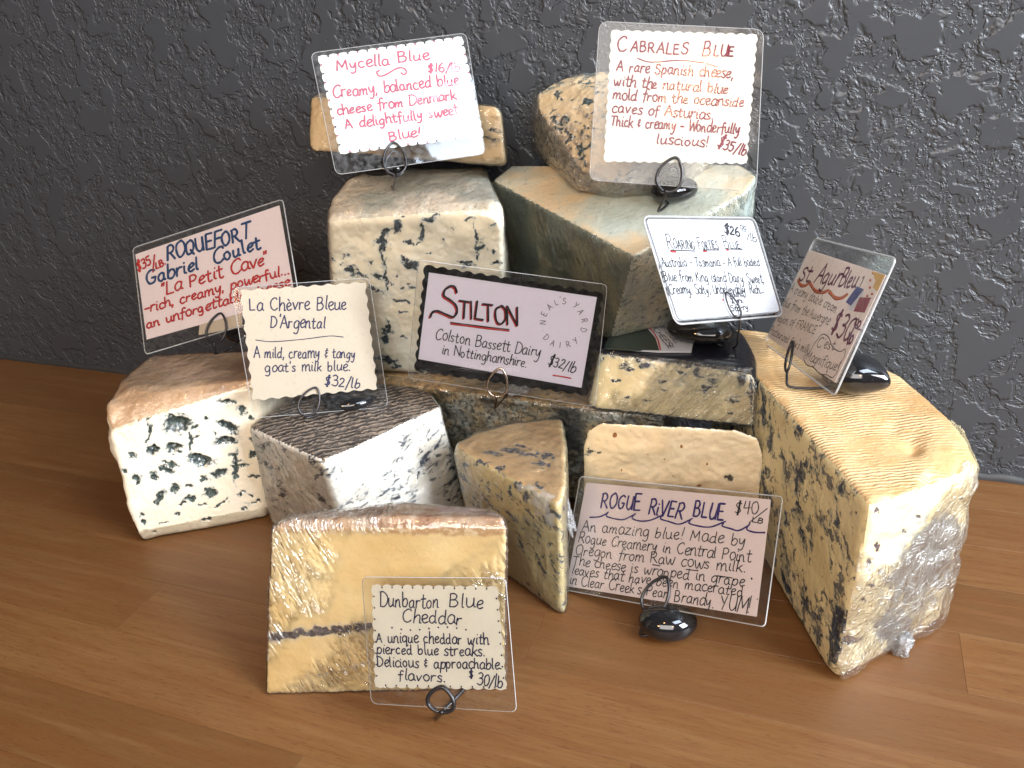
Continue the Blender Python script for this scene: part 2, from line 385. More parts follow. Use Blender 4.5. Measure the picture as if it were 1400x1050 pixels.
# --- big half wheel at the right
bA = V(1189, 690, .130); bT = V(1047, 530, .130)
ux, uy = bT[0]-bA[0], bT[1]-bA[1]
k = (0.602-bA[1])/uy; bTip = (bA[0]+ux*k, 0.602, .130)
arc = [V(1040, 449, .130), V(1100, 462, .130), V(1160, 478, .130), V(1235, 512, .130), V(1292, 560, .129), V(1322, 598, .127), V(1339, 638, .122)]
bot = [V(1140, 936, 0), V(1232, 888, 0), V(1290, 848, 0)]
pts = [bA, bTip, zat(bTip, 0, .004, 0)]+arc+[zat(p, 0, -.004, -.003) for p in arc[:-1]]+bot+[V(1262, 668, .129)]
def p_big(co, nr, reg):
    front = np.clip((nr@np.array([.75, -.62, 0.05])-0.15)*4, 0, 1)
    L = [(545, 690, 72, 120, 28), (480, 860, 48, 55, 30), (600, 600, 50, 40, 20), (355, 885, 34, 10, 15), (430, 545, 9, 8), (500, 600, 8, 6), (405, 680, 8, 9), (408, 735, 9, 6), (388, 778, 6, 6), (650, 505, 7, 6), (610, 575, 10, 6), (350, 885, 16, 14),
         (590, 640, 12, 8), (430, 640, 10, 14), (540, 560, 8, 5)]
    m = blobs(co, [(b[0], b[1], b[2]*.8, b[3]*.8) for b in L[3:]], 980, 420, 1.945, 2.0)*front
    g = blobs(co, L[:3], 980, 420, 1.945, 8.0)*front
    return {'mold': np.where(reg == 1, m, 0), 'grey': g}
def d_big(co, nr, reg, at):
    up = (nr[:, 2] > 0.7)
    px = proj(co)
    # pressed ribs of the draining mat, fading towards the rim
    ribv = np.sin((px[:, 0]*0.16+px[:, 1]*1.0)/5.4*1.0+vnoise(co, 30)*3)
    fade = np.clip(0.9-fbm(co, 25, 2)*1.2, 0.2, 1)*np.clip((1290-px[:, 0])/120, 0, 1)
    for cx, cy, r, dep in ((1243, 605, 22, .0035), (1222, 585, 14, .0018), (1250, 612, 9, .003)):
        d = np.hypot(px[:, 0]-cx, (px[:, 1]-cy)*1.3)/r; co = co-np.array([0, 0, 1.0])*(np.where(up, np.exp(-d*d)*dep, 0))[:, None]
    fr = np.clip((nr@np.array([.75, -.62, 0.0])-0.3)*3, 0, 1)
    co = co+nr*(fr*fbm(co+8, 60, 3)*0.003)[:, None]
    return co
def grey_tint(m, co, col):
    g = m.attr('grey').outputs['Fac']; g2 = m.math('ADD', g, m.math('MULTIPLY', m.math('SUBTRACT', m.noise(co, 120, 5, 0.7), 0.5), 0.9))
    c = m.mix(m.noise(co, 160, 4, 0.7), C4(.10, .125, .15), C4(.50, .48, .42))
    col = m.mix(m.math('MULTIPLY', m.step(g2, 0.40, 0.72), 0.9), col, c)
    d = m.step(m.noise(co, 110, 3, 0.6), 0.66, 0.72); return m.mix(m.math('MULTIPLY', d, m.step(g2, 0.3, 0.5)), col, C4(.04, .035, .05))
BIG_FACE = paste('yellow_blue_paste_big', (.64, .53, .29), (.72, .61, .36), vein=(.02, .026, .036), halo=(.24, .25, .20), scale=75, stretch=(1, .9, .62), rot=(R(28), 0, 0), thr=0.525, soft=0.05, dens=(0.26, 0.46), fine=2.2, dens_scale=18, use_attr=False, rough=.42)
BIG_SIDE = paste('creamy_cut_big', (.80, .68, .40), (.86, .77, .52), attr_only=True, tint=grey_tint, rough=.35, vein=(.05, .035, .04), halo=(.55, .45, .3), coat=.3, bumpy=.8)
def ribs_big(m, co, col, h):
    v = m.mapping(co, (1, 1, 1), (0, 0, R(-24)))
    w = m.n('ShaderNodeTexWave', wave_type='BANDS', bands_direction='Y'); m.l(v, w.inputs[0]); w.inputs['Scale'].default_value = 112; w.inputs['Distortion'].default_value = 4.5; w.inputs['Detail'].default_value = 3; w.inputs['Detail Scale'].default_value = 1.2
    k = m.math('MULTIPLY', w.outputs['Fac'], m.step(m.noise(co, 30, 4, .7), .62, .40))
    col = m.mix(m.math('MULTIPLY', k, .40), col, C4(.80, .66, .42))
    return col, m.math('ADD', m.math('MULTIPLY', h, .9), m.math('MULTIPLY', k, .75))
BIG_TOP = rind('pressed_tan_rind', (.50, .31, .135), (.56, .38, .19), (.42, .25, .105), scale=35, spot=(.40, .23, .09), spot_thr=.70, rough=.45, bumpy=.55, ribs=ribs_big, coat=.15)
def c_big(n, c):
    if n[2] > .6: return 2
    if n[0] < -.3: return 0
    return 1
big = body('cheese_half_wheel', pts, 'big yellow blue half wheel with ribbed tan top, at the right end of the pile', 'cheese',
     ['cut_face', 'side_face', 'rind'], [BIG_FACE, BIG_SIDE, BIG_TOP], c_big, bevel=.005, voxel=.0013, lump=.0010, paint=p_big, deform=d_big,
     wrap=dict(mat=WRAP_CRUMPLE, offset=.0018, wr=.0030, scale=48, keep=lambda fc, n: (n@np.array([.8, -.58, 0]) > .45) & (fc[:, 2] > .004) & (fc[:, 2] < .105+.02*np.sin(fc[:, 0]*90))))

# --- white veined block with deep blue pits, far left
rq = [V(138, 556, .119), V(150, 533, .125), V(352, 521, .126), V(205, 484, .126), (-.40, .505, .126), V(188, 742, 0), V(364, 709, 0), (-.405, .50, 0), (-.49, .47, 0), V(146, 590, .106)]
RQB = [(325,322,50,30,0),(315,408,28,17),(240,415,18,15),(205,300,34,9,-10),(222,355,7,28,10),(510,240,30,12,-5),(515,330,38,15,22),(512,382,38,12,-8),(570,270,18,14),(415,455,44,18,15),(400,330,12,10),
       (378,395,5,46,-10),(290,490,38,9,10),(320,560,18,17),(240,515,17,11),(180,522,14,12),(140,488,13,8),(170,440,12,12,-30),(485,500,30,11,-10),(455,575,24,14,-20),(430,525,15,8),(375,595,24,8,-10),
       (265,590,12,26,20),(200,655,11,7),(205,685,8,10),(545,480,8,48),(570,470,26,8),(565,575,14,7),(580,630,14,5),(440,670,14,5),(500,610,20,4,-15),(350,610,11,6),(250,232,14,5),(380,240,12,5),(430,300,13,4),
       (370,545,9,7),(470,625,20,4,-20),(620,430,20,10),(610,520,22,6,-10),(300,470,30,5,12),(540,440,16,8,20),(610,380,14,12),(600,300,10,8),(180,545,8,5),(420,620,18,4,-20),(330,650,14,5,-10),(280,690,16,4,-20),(240,720,8,5),(600,585,12,5),(620,610,16,4,-10),(395,370,14,4,20),(460,355,8,5)]
def p_rq(co, nr, reg):
    m = blobs(co, RQB, 120, 460, 2.692, 2.6); return {'mold': np.where(reg == 0, m, 0)}
def d_rq(co, nr, reg, at):
    dd = np.clip((at['mold']-.58)/.3, 0, 1); big_ = blobs(co, RQB[:3]+[RQB[9], RQB[6], RQB[5], RQB[7]], 120, 460, 2.692, 1.6)
    dd2 = np.where(reg == 0, np.clip((big_-.6)/.25, 0, 1), 0)
    px = proj(co); edge = np.exp(-((px[:, 0]-150)/26)**2)
    return co-nr*(dd*0.0012+dd2*0.0045)[:, None]+nr*(edge*fbm(co+2, 55, 2)*.006)[:, None]
RQ_FACE = paste('white_pitted_paste', (.80, .72, .55), (.84, .78, .64), vein=(.022, .032, .028), halo=(.36, .43, .44), scale=95, stretch=(.8, .8, 2.0), rot=(0, R(-12), 0), thr=.66, dens=(.45, .6), rough=.33, coat=.3, bumpy=.6)
RQ_TOP = rind('tan_mottled_rind', (.50, .34, .20), (.60, .44, .29), (.42, .28, .17), scale=45, spot=(.25, .18, .13), spot_thr=.68, rough=.5, bumpy=.7, coat=.2)
rqt = body('cheese_block', rq, 'white cheese block with large dark blue pits and tan top, far left on the table', 'cheese', ['cut_face', 'rind'], [RQ_FACE, RQ_TOP],
     lambda n, c: 1 if n[2] > .55 or n[0] < -.75 else 0, bevel=.004, voxel=.0012, lump=.0012, lump_s=35, paint=p_rq, deform=d_rq,
     wrap=dict(mat=WRAP_TIGHT, offset=.0007, wr=.0005, keep=lambda fc, n: (n[:, 2] > .3) | (fc[:, 2] < .012) & (n[:, 1] < -.2)))

# --- ash topped goat cheese wedge
ch = [V(341, 584, .098), V(440, 630, .100), V(603, 555, .100), V(588, 535, .100), V(545, 525, .100), V(470, 532, .100), V(400, 550, .100), V(360, 568, .099)]
f0 = ch[1]; r0 = ch[2]; l0 = ch[0]
chb = [V(370, 716, 0), zat(f0, 0, .006, .004), zat(r0, 0, .012, .0), zat(ch[3], 0, .006, 0), zat(ch[5], 0), zat(ch[6], 0)]
def ribs_ash(m, co, col, h):
    v = m.mapping(co, (1, 1, 1), (0, 0, R(52)))
    w = m.n('ShaderNodeTexWave', wave_type='BANDS', bands_direction='X'); m.l(v, w.inputs[0]); w.inputs['Scale'].default_value = 62; w.inputs['Distortion'].default_value = 5.5; w.inputs['Detail'].default_value = 4; w.inputs['Detail Scale'].default_value = 3.0
    k = m.math('MULTIPLY', w.outputs['Fac'], m.step(m.noise(co, 160, 3, .6), .3, .6))
    col = m.mix(m.math('MULTIPLY', m.step(k, .3, .8), .75), col, C4(.30, .23, .17))
    return col, m.math('ADD', h, m.math('MULTIPLY', w.outputs['Fac'], 1.6))
CH_TOP = rind('grey_ash_rind', (.050, .040, .034), (.12, .095, .078), (.18, .145, .115), scale=120, spot=(.02, .017, .016), spot_thr=.6, rough=.65, bumpy=1.0, ribs=ribs_ash, coat=.15)
CH_FACE = paste('white_streaked_paste', (.74, .70, .61), (.79, .77, .71), vein=(.03, .036, .045), halo=(.50, .52, .52), scale=78, stretch=(.72, .72, 1.9), rot=(0, R(24), 0), thr=.55, soft=.03, dens=(.35, .5), fine=2.1, use_attr=False, rough=.3, coat=.35, dens_scale=22)
def c_ch(n, c): return 1 if n[2] > .55 else 0
def d_ch(co, nr, reg, at): return co+np.array([0, 0, 1.0])*np.where(nr[:, 2] > .6, fbm(co, 30, 2)*.002, 0)[:, None]
cht = body('cheese_wedge', ch+chb, 'white streaked wedge with dark grey ribbed ash top, next to the far left block', 'cheese', ['cut_face', 'rind'], [CH_FACE, CH_TOP], c_ch, bevel=.003, voxel=.0012, lump=.0008, deform=d_ch,
     wrap=dict(mat=WRAP_TIGHT, offset=.0007, wr=.0006, keep=lambda fc, n: (n[:, 2] < .5)))

# --- wrapped cheddar slab in front
cd = [V(372, 722, .106), V(392, 712, .109), V(540, 706, .112), V(688, 708, .111), V(693, 722, .108), V(690, 941, 0), V(364, 950, 0), V(690, 934, .004), V(364, 940, .004)]
nb_ = (-.28*.03, .95*.03)
cdb = [V(398, 704, .105), V(545, 688, .110), V(672, 697, .108), (cd[5][0]-.012, cd[5][1]+.020, 0), (cd[6][0]-.010, cd[6][1]+.030, 0)]
def p_cd(co, nr, reg):
    L = [(100+i*24, 652-i*2.8+3*math.sin(i*2.1), 22, 17+5*math.sin(i*1.7), -3) for i in range(0, 34)]; L2 = [(300+i*26, 812-i*7, 11, 7, -10) for i in range(0, 26)]
    m = blobs(co, L, 340, 660, 3.0875, 1.6)
    m2 = blobs(co, L2, 340, 660, 3.0875, 1.6)*.62
    edge = np.clip(1-(.107-co[:, 2])/.009, 0, 1)
    return {'mold': np.where(reg == 0, np.maximum(m*.93, m2), 0), 'rindy': edge}
def rindy(m, co, col):
    g = m.attr('rindy').outputs['Fac']; g2 = m.math('ADD', g, m.math('MULTIPLY', m.math('SUBTRACT', m.noise(co, 150, 5, .7), .5), .8))
    col = m.mix(m.math('MULTIPLY', m.step(g2, .45, .75), .8), col, m.mix(m.step(m.noise(co, 260, 3, .6), .45, .6), C4(.42, .26, .13), C4(.66, .55, .40)))
    w = m.attr('mold').outputs['Fac']; return m.mix(m.math('MULTIPLY', m.step(w, .25, .5), m.math('MULTIPLY', m.step(w, .62, .5), .6)), col, C4(.72, .64, .45))
CD_FACE = paste('golden_cheddar_paste', (.68, .52, .25), (.76, .64, .38), attr_only=True, vein=(.05, .045, .05), halo=(.50, .45, .36), rough=.3, tint=rindy, coat=.3, bumpy=.4)
CD_RIND = rind('brown_cloth_rind', (.44, .30, .19), (.62, .50, .38), (.34, .18, .10), scale=80, spot=(.22, .12, .07), spot_thr=.64, rough=.6, bumpy=.8)
cdt = body('cheddar_slab', cd+cdb, 'golden cheddar slab in shiny film with one dark seam, front of the pile', 'cheese', ['cut_face', 'rind'], [CD_FACE, CD_RIND],
     lambda n, c: 0 if n[1] < -.35 and n[2] < .55 and abs(n[0]) < .75 else 1, bevel=.004, voxel=.0012, lump=.001, paint=p_cd,
     wrap=dict(mat=wrap_mat('film_on_cheddar', 1.0, 22, (2.2, 1, .6), (0, R(25), 0), .012, 1.4, .06, .13, .015, (12, .44)), offset=.0009, wr=.0008, scale=40, keep=lambda fc, n: n[:, 2] > -2))

# --- small upright wedge in the middle
sw_ = [V(617, 608, .090), V(650, 591, .090), V(700, 577, .090), V(768, 571, .089), V(774, 610, .089), V(773, 662, .086), V(766, 690, .082)]
a_, b_ = V(697, 790, 0), V(768, 843, 0)
kk = 1.75; lbot = (b_[0]+(a_[0]-b_[0])*kk, b_[1]+(a_[1]-b_[1])*kk, 0)
swb = [b_, V(775, 836, 0), lbot, zat(sw_[2], 0), zat(sw_[3], 0)]
def p_sw(co, nr, reg):
    L = [(410, 640, 36, 60, -20), (350, 590, 28, 30, 30), (455, 600, 14, 60)]
    g = blobs(co, [(400, 610, 40, 42, 0), (425, 665, 20, 34, -20), (345, 570, 25, 15, 20)], 580, 440, 2.5, 4)
    k = blobs(co, [(425, 645, 10, 16), (330, 560, 22, 8, 20), (350, 600, 12, 14), (390, 560, 14, 8), (365, 450, 30, 8), (230, 450, 26, 8), (300, 440, 40, 6), (400, 490, 26, 6), (200, 480, 26, 6), (330, 425, 20, 5), (260, 500, 18, 4), (420, 455, 16, 12)], 580, 440, 2.5, 3)
    return {'mold': k*.95, 'grey': g*.8}
def grey2(m, co, col):
    g = m.attr('grey').outputs['Fac']; g2 = m.math('ADD', g, m.math('MULTIPLY', m.math('SUBTRACT', m.noise(co, 150, 5, .7), .5), .7))
    return m.mix(m.math('MULTIPLY', m.step(g2, .42, .65), .8), col, m.mix(m.noise(co, 240, 3, .6), C4(.35, .38, .40), C4(.80, .78, .70)))
SW_FACE = paste('yellow_streaked_paste', (.56, .46, .22), (.66, .56, .31), vein=(.022, .028, .036), halo=(.36, .37, .30), scale=92, stretch=(.8, .8, 1.7), rot=(0, R(-34), 0), thr=.565, dens=(.32, .48), fine=1.9, rough=.33, coat=.3, tint=grey2, dens_scale=25)
SW_TOP = paste('warm_streaked_top', (.50, .32, .13), (.60, .42, .20), vein=(.03, .03, .035), halo=(.34, .28, .18), attr_only=True, rough=.35, coat=.35, bumpy=.6, tint=grey2)
swt = body('cheese_wedge', sw_+swb, 'small yellow wedge with short blue streaks, pointing forward at the centre front', 'cheese', ['cut_face', 'top_face'], [SW_FACE, SW_TOP],
     lambda n, c: 1 if n[2] > .5 else 0, bevel=.0025, voxel=.0011, lump=.0006, paint=p_sw, wrap=dict(mat=wrap_mat('film_stretched_top', .5, 80, (1, 5, 1), (0, 0, R(20)), .03, 1.0), offset=.0008, wr=.0010))

# --- pale creamy block behind its card, centre right
rr_ = [VY(797, 612, .490), VY(803, 588, .492), VY(822, 577, .4935), VY(1005, 587, .500), VY(1036, 598, .501), VY(1044, 622, .500)]
rrb = [zat(rr_[0], 0, -.002, -.002), zat(rr_[5], 0, -.001, -.003)]
rr2 = [zat(p, p[2]-.016, 0, .016) for p in rr_]+[zat(p, 0, 0, .022) for p in rrb]
def p_rr(co, nr, reg):
    L = [(210, 172, 20, 9, 15), (195, 190, 14, 8), (245, 185, 12, 5), (790, 290, 12, 12), (205, 160, 10, 5)]
    return {'mold': np.where(reg == 0, blobs(co, L, 740, 560, 3.089, 2.5), 0), 'hole': np.where(reg == 0, blobs(co, [(310, 108, 8, 9), (592, 158, 5, 7), (700, 230, 4, 6), (338, 255, 4, 6), (665, 322, 10, 5), (450, 190, 4, 4), (230, 252, 3, 3), (555, 282, 3, 3), (520, 210, 3, 4)], 740, 560, 3.089, .5), 0)}
def holes(m, co, col): return m.mix(m.step(m.attr('hole').outputs['Fac'], .45, .62), col, C4(.32, .13, .03))
RR_FACE = paste('cream_smooth_paste', (.84, .70, .47), (.87, .76, .56), attr_only=True, vein=(.04, .04, .03), halo=(.5, .45, .33), rough=.35, tint=holes, coat=.2, bumpy=.3)
RR_RIND = rind('black_leaf_rind', (.018, .014, .012), (.05, .035, .025), (.03, .02, .015), scale=120, rough=.5, bumpy=1.2, spot=(.1, .07, .05), coat=.4)
rrt = body('cheese_block', rr_+rrb+rr2, 'smooth cream block with tiny holes and black leaf rind, behind the purple titled card', 'cheese', ['cut_face', 'rind'], [RR_FACE, RR_RIND],
     lambda n, c: 0 if n[1] < -.6 and n[2] < .6 else 1, bevel=.0028, voxel=.0012, lump=.0008, paint=p_rr,
     wrap=dict(mat=WRAP_TIGHT, offset=.0006, wr=.0005, keep=lambda fc, n: n[:, 1] < -.3))

# --- dark rinded wheel half lying under the stack
st = [V(492, 522, .090), V(515, 515, .0945), V(600, 527, .0945), V(700, 545, .0945), sh(V(830, 568, .0945), 0, .006), sh(V(905, 575, .0945), 0, .010)]
stf = [zat(p, .012, 0, -.004) for p in st]+[zat(st[1], 0, 0, .01), zat(st[-1], 0, 0, .01)]
stb = [(-.40, .60, .0945), (-.10, .622, .0945), (-.40, .60, 0), (-.10, .622, 0), (-.385, .57, .0945)]
ST_FACE = rind('mouldy_brown_rind', (.34, .27, .15), (.30, .31, .27), (.022, .027, .028), scale=60, thr=(.4, .6), spot=(.02, .022, .022), spot_thr=.54, rough=.45, bumpy=1.0, coat=.3, spot_scale=330)
ST_TOP = rind('tan_edge_rind', (.42, .28, .13), (.30, .22, .13), None, scale=70, spot=(.1, .09, .07), spot_thr=.6, rough=.5, bumpy=.8)
stt = body('cheese_half_wheel', st+stf+stb, 'low brown mouldy wheel half under the stack, below the black bordered card', 'cheese', ['side_rind', 'top_rind'], [ST_FACE, ST_TOP],
     lambda n, c: 1 if n[2] > .6 else 0, bevel=.004, voxel=.0016, lump=.0018, lump_s=70, fine=.0006, wrap=dict(mat=WRAP, offset=.0009, wr=.0008, keep=lambda fc, n: n[:, 1] < -.1))

# --- black waxed wedge resting on it
bw = [V(818, 480, .137), V(900, 486, .137), V(1016, 499, .137), V(1034, 512, .134), V(800, 560, .0965), V(1030, 586, .0965), V(1036, 560, .10)]
bwb = [V(835, 440, .140), V(905, 428, .141), V(985, 438, .141), V(1018, 455, .139), (-.15, .575, .0965), (-.045, .575, .0965), V(1035, 490, .133)]
def p_bw(co, nr, reg):
    L = [(300+7*i, 745+int(2.2*i), 9, 9) for i in range(0)]
    pxx = proj(co)
    e = np.maximum(np.clip(1-(.1372-co[:, 2])/.0055, 0, 1), np.clip(1-(co[:, 2]-.0975)/.003, 0, 1)); e = np.maximum(e, np.clip(1-(1036-pxx[:, 0])/16, 0, 1)*(reg == 0))
    L2 = [(870, 130, 20, 6, 20), (760, 150, 26, 8, 10), (930, 165, 8, 20), (1085, 200, 12, 24), (700, 160, 20, 6), (820, 200, 14, 5), (880, 170, 16, 6, 30), (760, 270, 14, 4), (1060, 275, 16, 5), (960, 230, 30, 5, -20), (820, 235, 10, 4), (900, 150, 14, 5), (730, 130, 12, 8), (1090, 180, 10, 16), (1010, 150, 12, 4), (1120, 240, 8, 60), (650, 200, 18, 5), (690, 260, 14, 4)]
    return {'mold': np.maximum(np.where(reg == 0, blobs(co, L2, 580, 440, 2.5, 2.2), 0)*.95, e*1.0)}
BW_FACE = paste('butter_blue_paste', (.76, .66, .40), (.82, .74, .52), scale=60, stretch=(1, 1, 2), thr=.60, fine=2.0, vein=(.02, .025, .04), halo=(.33, .38, .38), rough=.32, coat=.3)
BW_WAX = simple('black_wax', (.008, .008, .012), .32, .4, coat=.3, noise_amt=.3, bs=.5, scale=140)
bwt = body('cheese_wedge', bw+bwb, 'butter coloured blue wedge in black wax with paper label on top', 'cheese', ['cut_face', 'wax_rind'], [BW_FACE, BW_WAX],
     lambda n, c: 0 if n[1] < -.6 and n[2] < .5 and n[0] < .5 else 1, bevel=.003, voxel=.0011, lump=.0008, paint=p_bw,
     wrap=dict(mat=WRAP_STREAK, offset=.0008, wr=.0010, keep=lambda fc, n: n[:, 1] < -.5))

# --- white block upright at the back
wb = [V(447, 276, .2385), V(470, 268, .241), V(660, 266, .243), V(688, 284, .239), V(688, 400, .17), V(447, 300, .23), V(458, 507, .0965), V(688, 516, .0965)]
wbb = [V(478, 238, .252), V(520, 228, .254), V(662, 226, .254), (-.382, .60, .0965), (-.245, .62, .0965)]
WBB = [(345,400,10,30,20),(330,430,28,10),(345,480,5,60,3),(353,590,6,52,-4),(405,360,16,20),(425,315,12,5),(515,385,9,32),(510,410,18,12),(455,430,18,6),(465,525,30,15,20),(550,325,30,10,-10),(590,315,12,6),(648,378,6,5),(612,412,5,4),
       (755,400,4,50,-8),(775,455,18,8),(768,490,4,24),(710,525,33,5,10),(835,465,11,5),(850,520,24,5,10),(190,555,22,13),(235,580,32,9,10),(320,580,30,8),(300,640,34,5,20),(365,630,9,6),(470,630,18,10),(410,695,32,5),(440,702,30,4),
       (430,745,20,5),(365,830,22,8),(350,870,16,15),(365,820,4,38),(430,860,20,5),(370,960,38,12,10),(400,990,24,7),(315,950,15,4),(545,490,7,4),(400,575,10,3,-30),(730,320,14,6),(355,370,22,8,-20),(330,460,8,30),(490,440,10,4),(440,500,14,4,30),(380,610,12,3,30),(720,540,14,8),(330,600,16,5,30),(285,520,10,4),(420,640,10,3)]
WB_FACE = paste('ivory_blue_paste', (.86, .80, .64), (.88, .85, .74), scale=120, thr=.615, dens=(.40, .62), stretch=(1, 1, 1.4), vein=(.022, .034, .042), halo=(.36, .46, .50), rough=.33, coat=.3)
WB_TOP = rind('speckled_grey_rind', (.72, .64, .53), (.64, .59, .49), (.50, .49, .42), scale=75, spot=(.24, .22, .19), spot_thr=.63, rough=.5, bumpy=.9, coat=.15, spot_scale=420)
wbt = body('cheese_block', wb+wbb, 'tall ivory block with dark blue veins and speckled top, back left of the stack', 'cheese', ['cut_face', 'rind'], [WB_FACE, WB_TOP],
     lambda n, c: 1 if n[2] > .55 or n[0] < -.75 else 0, bevel=.005, voxel=.0012, lump=.0012, paint=lambda co, nr, reg: {'mold': np.where(reg == 0, blobs(co, [(b[0], b[1], b[2]*1.02+.5, b[3]*1.02+.5)+tuple(b[4:]) for b in WBB], 420, 200, 3.282, 3.0), 0)},
     wrap=dict(mat=WRAP_TIGHT, offset=.0007, wr=.0006))

# --- thin slab on top of it
ml = [V(425, 134, .306), V(436, 127, .308), V(674, 143, .302), V(684, 150, .299), V(691, 218, .264), V(422, 196, .276), V(426, 206, .271), V(689, 226, .2595)]
mlb = [(p[0]-.004-.020*(i > 1), min(p[1]+.014, .634), p[2]-.004) for i, p in enumerate(ml[:4])]+[(ml[6][0]+.002, .630, .266), (ml[7][0]-.018, .630, .2595)]
ML_FACE = paste('tan_blue_slab_paste', (.56, .42, .24), (.64, .51, .32), vein=(.03, .035, .04), halo=(.32, .28, .2), scale=70, stretch=(.7, .7, 1.6), thr=.60, dens=(.36, .52), rough=.4, use_attr=False, fine=2)
ML_EDGE = paste('pale_slab_edge', (.64, .52, .32), (.70, .60, .42), vein=(.04, .045, .05), halo=(.4, .4, .35), scale=90, thr=.60, use_attr=False, rough=.35)
mlt = body('cheese_slab', ml+mlb, 'thin tan slab with blue streaks lying across the top of the tall ivory block', 'cheese', ['cut_face', 'edge'], [ML_FACE, ML_EDGE],
     lambda n, c: 0 if n[1] < -.3 and n[2] > -.2 and c[2] > .265 else 1, bevel=.0035, voxel=.0012, lump=.0012, wrap=dict(mat=WRAP, offset=.0007, wr=.0006))

# --- grey green mouldy block at the back right
gb = [V(673, 246, .244), V(700, 226, .250), V(866, 350, .218), V(885, 338, .2195), V(1020, 262, .245), V(1036, 240, .2515), V(835, 462, .140), V(880, 448, .141), V(912, 440, .142)]
_d = [gb[0][i]-gb[2][i] for i in range(3)]; gb += [(gb[6][0]+_d[0]+.012, gb[6][1]+_d[1], gb[6][2]+_d[2]*.6), V(1008, 335, .19)]
gbb = [(-.225, .615, .247), (-.06, .615, .252), (-.24, .60, .13), (-.06, .62, .14), (-.05, .60, .15)]
def ribs_green(m, co, col, h):
    z = m.n('ShaderNodeSeparateXYZ'); m.l(co, z.inputs[0]); g = m.noise(m.mapping(co, (1, 1, .35)), 150, 4, .6)
    col = m.mix(m.math('MULTIPLY', m.step(g, .45, .7), .5), col, C4(.10, .13, .11))
    return col, h
GB_SHADED = rind('shaded_green_grey_mould', (.38, .36, .24), (.22, .25, .20), (.13, .17, .155), scale=26, thr=(.4, .6), spot=(.05, .07, .07), spot_thr=.64, rough=.42, bumpy=.35, stretch=(1, 1, .7), ribs=ribs_green, coat=.25, spot_scale=330)  # left face: its shade is put into these darker mould tones
GB_LIT = rind('lit_pale_mould', (.84, .80, .62), (.70, .72, .60), (.44, .50, .46), scale=50, thr=(.4, .62), spot=(.16, .20, .22), spot_thr=.60, rough=.4, bumpy=.5, stretch=(1.6, 1.6, .5), coat=.35)  # right face: window light painted in as paler tones of the mould
GB_TOP = rind('tan_grey_top', (.54, .41, .25), (.46, .41, .29), (.38, .41, .35), scale=38, spot=(.20, .22, .20), spot_thr=.66, rough=.42, bumpy=.5, coat=.3)
gbt = body('cheese_block', gb+gbb, 'large grey green mouldy block with worn tan top edge, stacked behind the black bordered card', 'cheese', ['shaded_side', 'lit_side', 'top_rind'], [GB_SHADED, GB_LIT, GB_TOP],
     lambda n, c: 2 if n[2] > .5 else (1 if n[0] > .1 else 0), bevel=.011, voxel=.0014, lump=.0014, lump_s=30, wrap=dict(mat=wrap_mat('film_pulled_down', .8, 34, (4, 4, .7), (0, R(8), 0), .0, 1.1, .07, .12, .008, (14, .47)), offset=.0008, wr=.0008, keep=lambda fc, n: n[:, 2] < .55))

# --- lumpy wedge on the very top
cb = [V(735, 125, .306), V(780, 103, .313), V(820, 97, .316), V(1000, 120, .312), V(735, 150, .296), V(775, 215, .264), V(800, 236, .258), V(845, 250, .253), V(928, 244, .2525), V(731, 206, .2565), V(792, 256, .246), V(840, 267, .2405), V(925, 262, .2425), V(960, 230, .252), V(1000, 150, .29)]
cbb = [(-.215, .628, .300), (-.09, .632, .306), (-.07, .62, .26), (-.21, .625, .26)]
CBB = [(175, 465, 22, 12, 20), (190, 600, 30, 16), (210, 660, 45, 12, 15), (330, 390, 30, 10), (300, 762, 26, 22, 20), (318, 835, 16, 26), (300, 622, 40, 8), (345, 500, 26, 10), (380, 640, 30, 9, 20), (240, 700, 20, 10), (150, 540, 14, 10), (270, 480, 16, 8), (350, 560, 22, 8), (225, 830, 8, 14), (360, 740, 18, 10), (400, 420, 20, 8), (165, 650, 12, 6), (330, 690, 22, 8)]
CB_TOP = paste('tan_mouldy_wedge_top', (.48, .34, .18), (.60, .47, .30), vein=(.03, .045, .05), halo=(.26, .29, .24), scale=60, thr=.525, soft=.07, dens=(.36, .56), fine=2.6, rough=.45, bumpy=1.0, coat=.3)
CB_SIDE = rind('rough_wrapped_rind', (.62, .55, .42), (.44, .38, .28), (.28, .22, .16), scale=75, spot=(.08, .08, .07), spot_thr=.6, rough=.4, bumpy=1.2, coat=.3)
cbt = body('cheese_wedge', cb+cbb, 'tan wedge with blue grey mould, topmost of the stack, behind the wine red lettered card', 'cheese', ['top_face', 'side_rind'], [CB_TOP, CB_SIDE],
     lambda n, c: 0 if n[2] > .25 else 1, bevel=.005, voxel=.0013, lump=.0030, lump_s=45, fine=.0006, paint=lambda co, nr, reg: {'mold': blobs(co, CBB, 720, 20, 4.118, 5.0)}, wrap=dict(mat=WRAP_CRUMPLE, offset=.0014, wr=.002, keep=lambda fc, n: n[:, 2] < .45))

